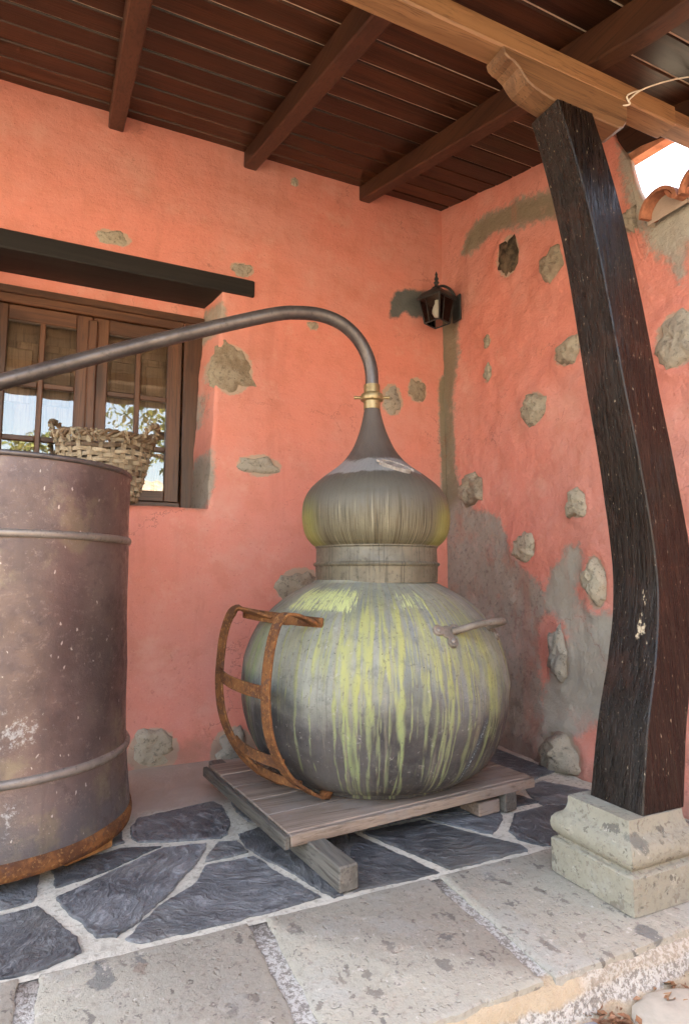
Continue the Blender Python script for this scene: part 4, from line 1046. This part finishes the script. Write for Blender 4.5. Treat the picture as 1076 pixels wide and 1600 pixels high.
runs = [(t, w * .55, z1, z0, a * .62) for t, w, z1, z0, a in ST] + [(t, w * 1.7, z1, max(z0, .40 + .12 * math.sin(t * 20)), a * .20) for t, w, z1, z0, a in ST]
for tc, sd, n_ in dens:
    for _ in range(n_):
        top_ = .55 + .27 * sr.random() ** .5; L_ = .06 + .65 * sr.random() ** 1.7
        runs.append((sr.gauss(tc, sd), .003 + .012 * sr.random() ** 2.2, top_, top_ - L_, sr.uniform(.35, .95)))
streak = np.zeros(len(V))
for t, w, z1, z0, a in runs:
    d = np.abs((th - t - .012 * np.sin(zz * 9 + t * 40) - .004 * np.sin(zz * 41 + t * 77) + math.pi) % (2 * math.pi) - math.pi)
    wz = w * (1 + .35 * np.sin(zz * 23 + t * 31) + .25 * np.sin(zz * 67 + t * 13)) * np.clip(1.35 - .8 * (z1 - zz) / (z1 - z0 + .01), .3, 2)
    s_ = np.clip(1.3 - d / np.maximum(wz, .003), 0, 1) * np.clip((z1 - zz) / .07, 0, 1) * np.clip((zz - z0) / .04 + .2, 0, 1) * a
    streak = streak + s_ * (1.15 - .6 * np.minimum(streak, 1.2))
streak = np.clip(streak, 0, 1.3)
set_attr(body, 'streak', streak)
def win_(a, lo, hi, s): return np.clip((a - lo) / s, 0, 1) * np.clip((hi - a) / s, 0, 1)
set_attr(body, 'splash', np.maximum(win_(th, -1.0, -.08, .12) * win_(zz, .70, .83, .04), .75 * win_(th, .15, .62, .1) * win_(zz, .70, .83, .05)) * .8)
set_attr(body, 'green', np.clip((-.75 - th) / .2, 0, 1))
tb = .72 + .12 * np.clip((zz - .2) / .2, 0, 1)
set_attr(body, 'blue', np.clip(1 - np.abs(th - tb) / .05, 0, 1) * win_(zz, .11, .40, .04))
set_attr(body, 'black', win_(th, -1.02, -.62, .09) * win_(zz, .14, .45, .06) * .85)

HC = (SC[0] + .010, SC[1] - .005)
cprof = [(.236, .824), (.244, .826), (.245, .884), (.246, .888), (.2515, .890), (.2545, .8955), (.2515, .901), (.246, .903), (.2435, .906), (.2425, .958), (.247, .963), (.247, .967)]
v, f = lathe_vf(cprof, 128, HC); obj('collar', v, f, 'collar', still, smooth=True, auto=40, origin=(HC[0], HC[1], 0))
hb = [(.243, .964), (.268, .985), (.289, 1.020), (.2985, 1.075), (.297, 1.12), (.288, 1.158), (.262, 1.202), (.211, 1.248), (.151, 1.292), (.114, 1.329), (.082, 1.378), (.055, 1.445), (.039, 1.505), (.0325, 1.540)]
hp = [(p[0], p[1]) for p in smooth_path([(r, z, 0) for r, z in hb], 6)]
TOP = np.array([-.014, .007])           # the head leans slightly as it rises
v, f = lathe_vf(hp, 200, HC); lean = np.clip((v[:, 2] - 1.0) / .6, 0, 1)[:, None]; v[:, :2] += TOP * lean
head = obj('onion_head', v, f, 'head', still, smooth=True, origin=(HC[0], HC[1], 0))
th2 = (np.arctan2(v[:, 1] - HC[1], v[:, 0] - HC[0]) - A0 + math.pi) % (2 * math.pi) - math.pi
set_attr(head, 'flank', np.clip((np.abs(th2) - .5) / .6, 0, 1))
UC = (HC[0] + TOP[0] * .95, HC[1] + TOP[1] * .95)
up_ = [(.031, 1.536), (.0345, 1.537), (.0345, 1.570), (.037, 1.572), (.046, 1.575), (.0475, 1.582), (.0475, 1.592), (.045, 1.600), (.037, 1.605), (.0335, 1.607), (.0335, 1.640), (.030, 1.642)]
v, f = lathe_vf(up_, 48, UC); un = obj('union_coupling', v, f, 'brass', still, smooth=True, auto=35, origin=(UC[0], UC[1], 1.58))
rv = np.array([math.cos(R(25)), -math.sin(R(25)), 0])
for sgn in (-1, 1):
    c0 = np.array([UC[0], UC[1], 1.588]); v, f = tube_vf([c0 + rv * sgn * .042, c0 + rv * sgn * .060, c0 + rv * sgn * .074], [.0075, .0065, .0075], 10, up=(0, 0, 1)); obj('lug', v, f, 'brass', un, smooth=True, auto=40)
pipe_pts = [(UC[0], UC[1], 1.628), (UC[0] - .002, UC[1], 1.70), (UC[0] - .022, UC[1] + .002, 1.770), (UC[0] - .066, UC[1] + .006, 1.838), (UC[0] - .135, UC[1] + .01, 1.888), (UC[0] - .22, UC[1] + .015, 1.909), (UC[0] - .31, UC[1] + .02, 1.905), (UC[0] - .42, UC[1] + .025, 1.880),
            (-1.60, -.80, 1.795), (-1.90, -.775, 1.674), (-2.20, -.75, 1.545), (-2.36, -.735, 1.474), (-2.44, -.73, 1.42), (-2.475, -.725, 1.35), (-2.48, -.725, 1.25), (-2.48, -.725, 1.10)]
v, f = tube_vf(smooth_path(pipe_pts, 7), .0275, 20); obj('swan_neck_pipe', v, f, 'pipe', still, smooth=True)
# oval maker's plate on the shoulder of the head
def head_pt(t, z, off=0):
    r = np.interp(z, [p[1] for p in hp], [p[0] for p in hp]) + off; l = np.clip((z - 1.0) / .6, 0, 1)
    return np.array([HC[0] + TOP[0] * l + r * math.cos(A0 + t), HC[1] + TOP[1] * l + r * math.sin(A0 + t), z])
c0 = head_pt(.42, 1.268, .011); e1 = head_pt(.52, 1.262, .004) - head_pt(.32, 1.274, .004); e1 /= np.linalg.norm(e1)
e2 = head_pt(.42, 1.285, .004) - head_pt(.42, 1.25, .004); e2 /= np.linalg.norm(e2); e3 = np.cross(e1, e2)
V = []; F = []; n = 36
for rr, h in ((1.0, -.012), (1.0, .003), (.97, .0065), (.90, .007), (.86, .0035), (.0, .0035)):
    for k in range(n):
        a = 2 * math.pi * k / n; V.append(c0 + e1 * .062 * rr * math.cos(a) + e2 * .030 * rr * math.sin(a) + e3 * h)
for j in range(5):
    for k in range(n): F.append((j * n + k, j * n + (k + 1) % n, (j + 1) * n + (k + 1) % n, (j + 1) * n + k))
npl = obj('nameplate', V, F, 'plate', still, smooth=True, auto=40)
for sgn in (-1, 1):
    v, f = rock_vf(c0 + e1 * .066 * sgn + e3 * .002, e1, e2, e3, .016, .014, .006, 3, 10); obj('rivet', v, f, 'plate', npl, smooth=True)
# handle on the right flank with a three-lobed riveted plate at each end
handle_path = [sp(.60, .462, .664), sp(.68, .482, .674), sp(.76, .503, .686), sp(.88, .522, .692), sp(1.0, .527, .692), sp(1.09, .520, .688), sp(1.15, .500, .680), sp(1.19, .462, .666)]
v, f = tube_vf(smooth_path(handle_path, 6), .0125, 12); hd = obj('handle', v, f, 'iron', still, smooth=True)
def pot_r(z): return float(np.interp(z, [p[1] for p in pf], [p[0] for p in pf]))
for tc in (.565, 1.215):
    c0 = sp(tc, pot_r(.662) + .003, .662); e1 = sp(tc + .05, pot_r(.662), .662) - sp(tc - .05, pot_r(.662), .662); e1 /= np.linalg.norm(e1)
    e2 = sp(tc, pot_r(.69), .69) - sp(tc, pot_r(.63), .63); e2 /= np.linalg.norm(e2); e3 = np.cross(e1, e2)
    outl = []
    for k in range(72):
        a = 2 * math.pi * k / 72; r_ = .024
        for la in (R(165), R(15), R(-80)): 
            d = math.cos(a - la)
            cl = .036; disc = cl * cl * d * d - (cl * cl - .020 ** 2)
            if disc > 0 and d > 0: r_ = max(r_, cl * d + math.sqrt(disc))
        outl.append((r_ * math.cos(a), r_ * math.sin(a)))
    V = []
    for s_, h in ((1, -.008), (1, .004), (.93, .0065)):
        for a, b in outl: V.append(c0 + e1 * a * s_ + e2 * b * s_ + e3 * h)
    n = 72; F = [(j * n + k, j * n + (k + 1) % n, (j + 1) * n + (k + 1) % n, (j + 1) * n + k) for j in range(2) for k in range(n)] + [tuple(2 * n + k for k in range(n))]
    obj('handle_plate', V, F, 'iron', hd)
    for la in (R(165), R(15), R(-80)):
        v, f = rock_vf(c0 + e1 * .036 * math.cos(la) + e2 * .036 * math.sin(la) + e3 * .006, e1, e2, e3, .018, .018, .005, 1, 12, boxy=2); obj('rivet', v, f, 'hoop', hd, smooth=True)

# ------------------------------------------------------------------ rusty strap frame at the flank of the pot
cage = empty('rusty_strap_frame', tuple(sp(-.9, .5, .1015)), 'rusty iron ladder-like strap frame hugging the side of the pot', 'frame')
fr = [(-.47, .452, .690), (-.475, .470, .700), (-.52, .520, .722), (-.56, .552, .722), (-.585, .572, .690), (-.60, .590, .62), (-.61, .600, .53), (-.61, .602, .45), (-.605, .592, .36), (-.59, .565, .28), (-.56, .520, .205), (-.52, .462, .155), (-.49, .410, .122), (-.47, .376, .112)]
rr_ = [(-.93, .455, .697), (-.98, .480, .707), (-1.08, .525, .724), (-1.17, .555, .724), (-1.22, .575, .692), (-1.25, .592, .62), (-1.27, .600, .53), (-1.27, .602, .45), (-1.26, .592, .36), (-1.22, .565, .28), (-1.14, .520, .205), (-1.05, .470, .155), (-1.0, .425, .125), (-.97, .40, .112)]
def rail(pts_):
    P_ = smooth_path([sp(*q) for q in pts_], 5)
    c_ = np.array([SC[0], SC[1], 0.])
    def upf(i):
        return np.array([-math.sin(A0 - .72), math.cos(A0 - .72), 0.])
    return P_, tube_vf(P_, 0, flat=(.0215, .0048), up=upf)
P1, (v, f) = rail(fr); obj('rail', v, f, 'rust', cage, smooth=True, auto=40)
P2, (v, f) = rail(rr_); obj('rail', v, f, 'rust', cage, smooth=True, auto=40)
def rung(t0, t1, r0, r1, z0, z1, w, tilt=0):
    P_ = []
    for k in range(13):
        q = k / 12; P_.append(sp(t0 + (t1 - t0) * q, r0 + (r1 - r0) * q, z0 + (z1 - z0) * q))
    v, f = tube_vf(P_, 0, flat=(w, .003), up=(0, 0, 1)); obj('rung', v, f, 'rust', cage, smooth=True, auto=40)
# upper band, laid against the pot and running past the front rail
P_ = [sp(-.40 - k * .08, pot_r(.690) + .006 + .075 * max(0, (k - 4) / 7) ** 1.2, .690 + .002 * k) for k in range(12)]
v, f = tube_vf(P_, 0, flat=(.020, .003), up=(0, 0, 1)); obj('band', v, f, 'rust', cage, smooth=True, auto=40)
rung(-.61, -1.27, .595, .597, .475, .490, .0215); rung(-.575, -1.19, .536, .540, .245, .255, .018); rung(-.53, -1.08, .470, .478, .168, .172, .014)
v, f = rock_vf(sp(-.455, .374, .118), np.array([1., 0, 0]), np.array([0, 0, 1.]), np.array([-.46, -.885, 0]), .05, .03, .018, 9, 12); obj('weld_lump', v, f, 'rust', cage, smooth=True)

# ------------------------------------------------------------------ condenser drum on its wooden blocks
DC = (-2.25, -.70)
drum = empty('condenser_drum', (DC[0], DC[1], 0), 'tall mauve brown copper condenser drum with two hoops and rusty base ring', 'drum')
dp = [(.372, .075), (.413, .078), (.411, .12), (.404, .20), (.396, .30), (.388, .45), (.382, .65), (.379, .85), (.377, 1.0), (.376, 1.12), (.376, 1.195), (.376, 1.200), (.3725, 1.200), (.3725, .4), (.37, .12)]
dpp = dp[:2] + [(p[0], p[1]) for p in smooth_path([(r, z, 0) for r, z in dp[1:11]], 4)][1:] + dp[11:]
v, f = lathe_vf(dpp, 160, DC)
for i, q in enumerate(v):
    d = .006 * fbm(q[0], q[1], q[2], 3.0, 3); rr = math.hypot(q[0] - DC[0], q[1] - DC[1]); v[i, 0] += (q[0] - DC[0]) / rr * d; v[i, 1] += (q[1] - DC[1]) / rr * d
obj('shell', v, f, 'drum', drum, smooth=True, auto=50, origin=(DC[0], DC[1], 0))
def hoop(name, r, z, h, t, mat):
    pr_ = [(r - .004, z - h), (r + t * .6, z - h * .9), (r + t, z - h * .3), (r + t, z + h * .3), (r + t * .6, z + h * .9), (r - .004, z + h)]
    v, f = lathe_vf(pr_, 160, DC); return obj(name, v, f, mat, drum, smooth=True, origin=(DC[0], DC[1], 0))
hoop('rim', .376, 1.203, .0085, .007, 'pipe'); hoop('hoop', .3785, .972, .0125, .010, 'hoop'); hoop('hoop', .3965, .285, .0135, .011, 'hoop')
hoop('base_ring', .413, .062, .026, .008, 'rust')
v, f = lathe_vf([(.0, .070), (.40, .070), (.405, .064), (0, .060)], 96, DC); obj('base_plate', v, f, 'rust', drum)
for k, (bx, by, ang, l) in enumerate(((-1.99, -.93, .55, .16), (-2.06, -.97, .50, .20), (-2.5, -.5, .2, .3), (-2.05, -.45, -.3, .3))):
    mm = Matrix.Translation((bx, by, 0)) @ Matrix.Rotation(ang, 4, 'Z'); v, f = box_vf((-l / 2, -.035, .0062), (l / 2, .035, .041 - (.012 if k == 1 else 0)), .004)
    if k in (1, 2): continue
    o = obj('wood_block', xf(v, mm), f, 'block', origin=(bx, by, 0)); tag(o, ['orange brown wood block under the front edge of the drum', '', '', 'wood block under the wall side of the drum'][k], 'block')

# ------------------------------------------------------------------ wicker basket on the window sill
BC = (-1.925, .005); BZ = 1.196
bask = empty('wicker_basket', (BC[0], BC[1], BZ), 'old woven wicker basket with looped handles on the window sill', 'basket')
NSK = 26
def bpt(a, z, off=0):
    t = (z - BZ) / .30; rx = .145 + .072 * t ** .8 if t > 0 else .145; ry = .105 + .045 * max(t, 0) ** .8
    return np.array([BC[0] + (rx + off) * math.cos(a), BC[1] + (ry + off) * math.sin(a), z])
br = random.Random(8)
for k in range(NSK):
    a = 2 * math.pi * k / NSK; top = .290 + br.uniform(-.01, .012)
    P_ = [bpt(a + br.uniform(-.012, .012), BZ + .004 + top * q / 7, .0) for q in range(8)]
    rad = np.array([math.cos(a), math.sin(a), 0]); tn = np.array([-math.sin(a), math.cos(a), 0])
    v, f = tube_vf(P_, 0, flat=(br.uniform(.0075, .0125), .0022), up=tuple(tn)); obj('stake', v, f, 'wicker', bask, smooth=True, auto=45)
nrow = 12
for r_ in range(nrow):
    z = BZ + .013 + r_ * .0232; P_ = []
    n = NSK * 5; ph = br.uniform(0, .2)
    for i in range(n + 1):
        a = 2 * math.pi * i / n
        w_ = math.cos(NSK * a / 2 + math.pi * (r_ % 2)) if NSK % 2 == 0 else 0
        P_.append(bpt(a, z + .0035 * math.sin(3 * a + r_ * 1.7) + .003 * math.sin(7 * a + r_), .0065 * w_ + .001))
    v, f = tube_vf(P_, 0, flat=(br.uniform(.0085, .0115), .002), up=(0, 0, 1)); obj('weaver', v, f, 'wicker' if r_ % 5 else 'wicker_dark', bask, smooth=True, auto=45)
for k in range(3):
    P_ = []
    for i in range(145):
        a = 2 * math.pi * i / 144; w_ = 14 * a + k * 2.094
        P_.append(bpt(a, BZ + .297 + .011 * math.sin(w_) + .004 * math.sin(5 * a + k), .010 * math.cos(w_)))
    v, f = tube_vf(P_, .0072 + .001 * k, 7); obj('rim_strand', v, f, 'wicker_dark' if k else 'wicker', bask, smooth=True)
for aa in (-.35, 2.75):
    for k in range(2):
        P_ = []
        for i in range(40):
            q = i / 39; ang = math.pi * q; a = aa + .42 * math.cos(ang) * -1
            b0 = bpt(a, BZ + .297 + .075 * math.sin(ang), .008); w_ = 16 * q * 2 + k * math.pi
            P_.append(b0 + np.array([.008 * math.cos(w_) * math.cos(aa), .008 * math.cos(w_) * math.sin(aa), .009 * math.sin(w_)]))
        v, f = tube_vf(P_, .008, 7); obj('handle', v, f, 'wicker_dark' if k else 'wicker', bask, smooth=True)
for k in range(16):                      # loose wrapped ends over the rim
    a = -math.pi / 2 + br.uniform(-1.4, 1.4); P_ = []
    for i in range(6): P_.append(bpt(a + i * br.uniform(.008, .028), BZ + .312 - i * .011, .016 - .001 * i))
    v, f = tube_vf(P_, 0, flat=(.0055, .0015), up=(0, 0, 1)); obj('wrap', v, f, 'wicker_dark' if k % 3 else 'wicker', bask, smooth=True)

# ------------------------------------------------------------------ wall lantern in the corner
LC = (-.150, -.155); lan = empty('wall_lantern', (LC[0], LC[1], 2.33), 'small black iron lantern with clear panes in the wall corner', 'lantern')
LA = R(20)
def lp(a, b, z): return np.array([LC[0] + a * math.cos(LA) - b * math.sin(LA), LC[1] + a * math.sin(LA) + b * math.cos(LA), z])
zb, zt, hb_, ht_ = 2.325, 2.470, .052, .074
cor = [(-1, -1), (1, -1), (1, 1), (-1, 1)]
def bar(name, p, q, r=.0045, par=lan): 
    v, f = tube_vf([p, q], r, 6, up=(.3, .2, .9)); return obj(name, v, f, 'black', par, smooth=True, auto=40)
for i in range(4):
    a, b = cor[i], cor[(i + 1) % 4]
    bar('corner_bar', lp(a[0] * hb_, a[1] * hb_, zb), lp(a[0] * ht_, a[1] * ht_, zt)); bar('bottom_bar', lp(a[0] * hb_, a[1] * hb_, zb), lp(b[0] * hb_, b[1] * hb_, zb)); bar('top_bar', lp(a[0] * ht_, a[1] * ht_, zt), lp(b[0] * ht_, b[1] * ht_, zt))
    for t in (.33,):
        m0 = [(a[j] * (1 - t) + b[j] * t) for j in (0, 1)]; bar('glazing_bar', lp(m0[0] * hb_, m0[1] * hb_, zb), lp(m0[0] * ht_, m0[1] * ht_, zt), .0025)
    q0, q1 = .93, .93
    v = [lp(a[0] * hb_ * .97, a[1] * hb_ * .97, zb), lp(b[0] * hb_ * .97, b[1] * hb_ * .97, zb), lp(b[0] * ht_ * .97, b[1] * ht_ * .97, zt), lp(a[0] * ht_ * .97, a[1] * ht_ * .97, zt)]
    v += [p + (np.array([LC[0], LC[1], p[2]]) - p) * .03 for p in v]
    obj('pane', v, [(0, 1, 2, 3), (7, 6, 5, 4), (0, 4, 5, 1), (1, 5, 6, 2), (2, 6, 7, 3), (3, 7, 4, 0)], 'clear', lan)
V = []; F = []
for h, z in ((.084, zt - .003), (.083, zt + .006), (.060, zt + .040), (.022, zt + .068), (.016, zt + .080)):
    for a, b in cor: V.append(lp(a * h, b * h, z))
for j in range(4):
    for k in range(4): F.append((j * 4 + k, j * 4 + (k + 1) % 4, (j + 1) * 4 + (k + 1) % 4, (j + 1) * 4 + k))
F += [(3, 2, 1, 0), (16, 17, 18, 19)]; obj('roof', V, F, 'black', lan)
v, f = lathe_vf([(.014, zt + .078), (.010, zt + .095), (.017, zt + .105), (.008, zt + .116), (.014, zt + .128), (.006, zt + .145), (.009, zt + .155), (.001, zt + .175)], 14, LC); obj('finial', v, f, 'black', lan, smooth=True)
v, f = lathe_vf([(.001, zb + .035), (.018, zb + .042), (.027, zb + .062), (.028, zb + .078), (.022, zb + .100), (.013, zb + .118), (.012, zb + .14)], 18, LC); obj('bulb', v, f, 'bulb', lan, smooth=True)
v, f = tube_vf(smooth_path([(-.01, -.16, 2.42), (-.02, -.16, 2.50), (-.05, -.158, 2.548), (-.10, -.156, 2.565), (-.15, -.155, 2.548)], 6), .008, 8); obj('wall_arm', v, f, 'black', lan, smooth=True)
v, f = box_vf((-.018, -.20, 2.36), (-.004, -.12, 2.52), .006); obj('back_plate', v, f, 'black', lan)

# ------------------------------------------------------------------ across the courtyard: what the window panes mirror
tr = empty('courtyard_tree', (.5, -6.4, -.1), 'leafy tree across the courtyard mirrored in the right casement', 'tree')
segs = [([(.5, -6.4, -.15), (.48, -6.38, .8), (.55, -6.42, 1.7), (.5, -6.4, 2.4)], [.16, .13, .11, .09])]
tip = np.array([.5, -6.4, 2.3]); tr_r = random.Random(4)
for k in range(9):
    a = k * .7; L = tr_r.uniform(1.0, 1.7); e = tip + (0, 0, tr_r.uniform(-.5, .2))
    segs.append(([e, e + (L * .5 * math.cos(a), L * .5 * math.sin(a), L * .45), e + (L * math.cos(a), L * math.sin(a), L * .75)], [.055, .035, .012]))
segs.append(([tip + (0, 0, -.2), np.array([-.8, -6.3, 2.75]), np.array([-2.3, -6.2, 2.95])], [.05, .035, .012]))
v, f = merge(*[tube_vf(smooth_path(p, 4), list(np.interp(np.linspace(0, 1, 4 * (len(p) - 1) + 1), np.linspace(0, 1, len(r)), r)), 8) for p, r in segs])
obj('trunk', v, f, 'bark', tr, smooth=True)
V = []; F = []
ctrs = [np.array(s_[0][-1]) + np.array([tr_r.uniform(-.3, .3) for _ in range(3)]) for s_ in segs[1:]] + [tip + np.array([tr_r.uniform(-1, 1), tr_r.uniform(-1, 1), tr_r.uniform(.4, 1.7)]) for _ in range(12)]
for c_ in ctrs:
    R0 = tr_r.uniform(.35, .65)
    for _ in range(230):
        d = np.array([tr_r.gauss(0, 1) for _ in range(3)]); d /= np.linalg.norm(d); p = c_ + d * R0 * tr_r.random() ** .4 * (1, 1, .75)
        a = np.array([tr_r.gauss(0, 1) for _ in range(3)]); a /= np.linalg.norm(a); b = np.cross(a, d); b /= np.linalg.norm(b) + 1e-9; s_ = tr_r.uniform(.04, .075); k = len(V)
        V += [p - a * s_, p + b * s_ * .45, p + a * s_, p - b * s_ * .45]; F.append((k, k + 1, k + 2, k + 3))
obj('crown', V, F, 'greenleaf', tr)
nh = empty('outbuilding', (-4, -10, -.1), 'low limewashed outbuilding with a clay tile roof across the courtyard', 'building')
v, f = box_vf((-11, -13, -.1), (4.5, -10, 2.5), .02); obj('wall', v, f, 'house', nh)
V = []; F = []
nt_ = 120
for k in range(nt_ + 1):
    x = -11.3 + 16.1 * k / nt_; dz = .05 * abs(math.sin(k * math.pi / 2 * 1.0)) 
    V += [(x, -9.6, 2.42 + dz), (x, -11.5, 3.15 + dz), (x, -13.4, 2.42 + dz), (x, -9.6, 2.36), (x, -13.4, 2.36)]
for k in range(nt_):
    a = 5 * k; b = a + 5
    F += [(a, a + 1, b + 1, b), (a + 1, a + 2, b + 2, b + 1), (a + 3, a, b, b + 3), (a + 4, a + 3, b + 3, b + 4), (a + 2, a + 4, b + 4, b + 2)]
obj('roof', V, F, 'oldtile', nh)
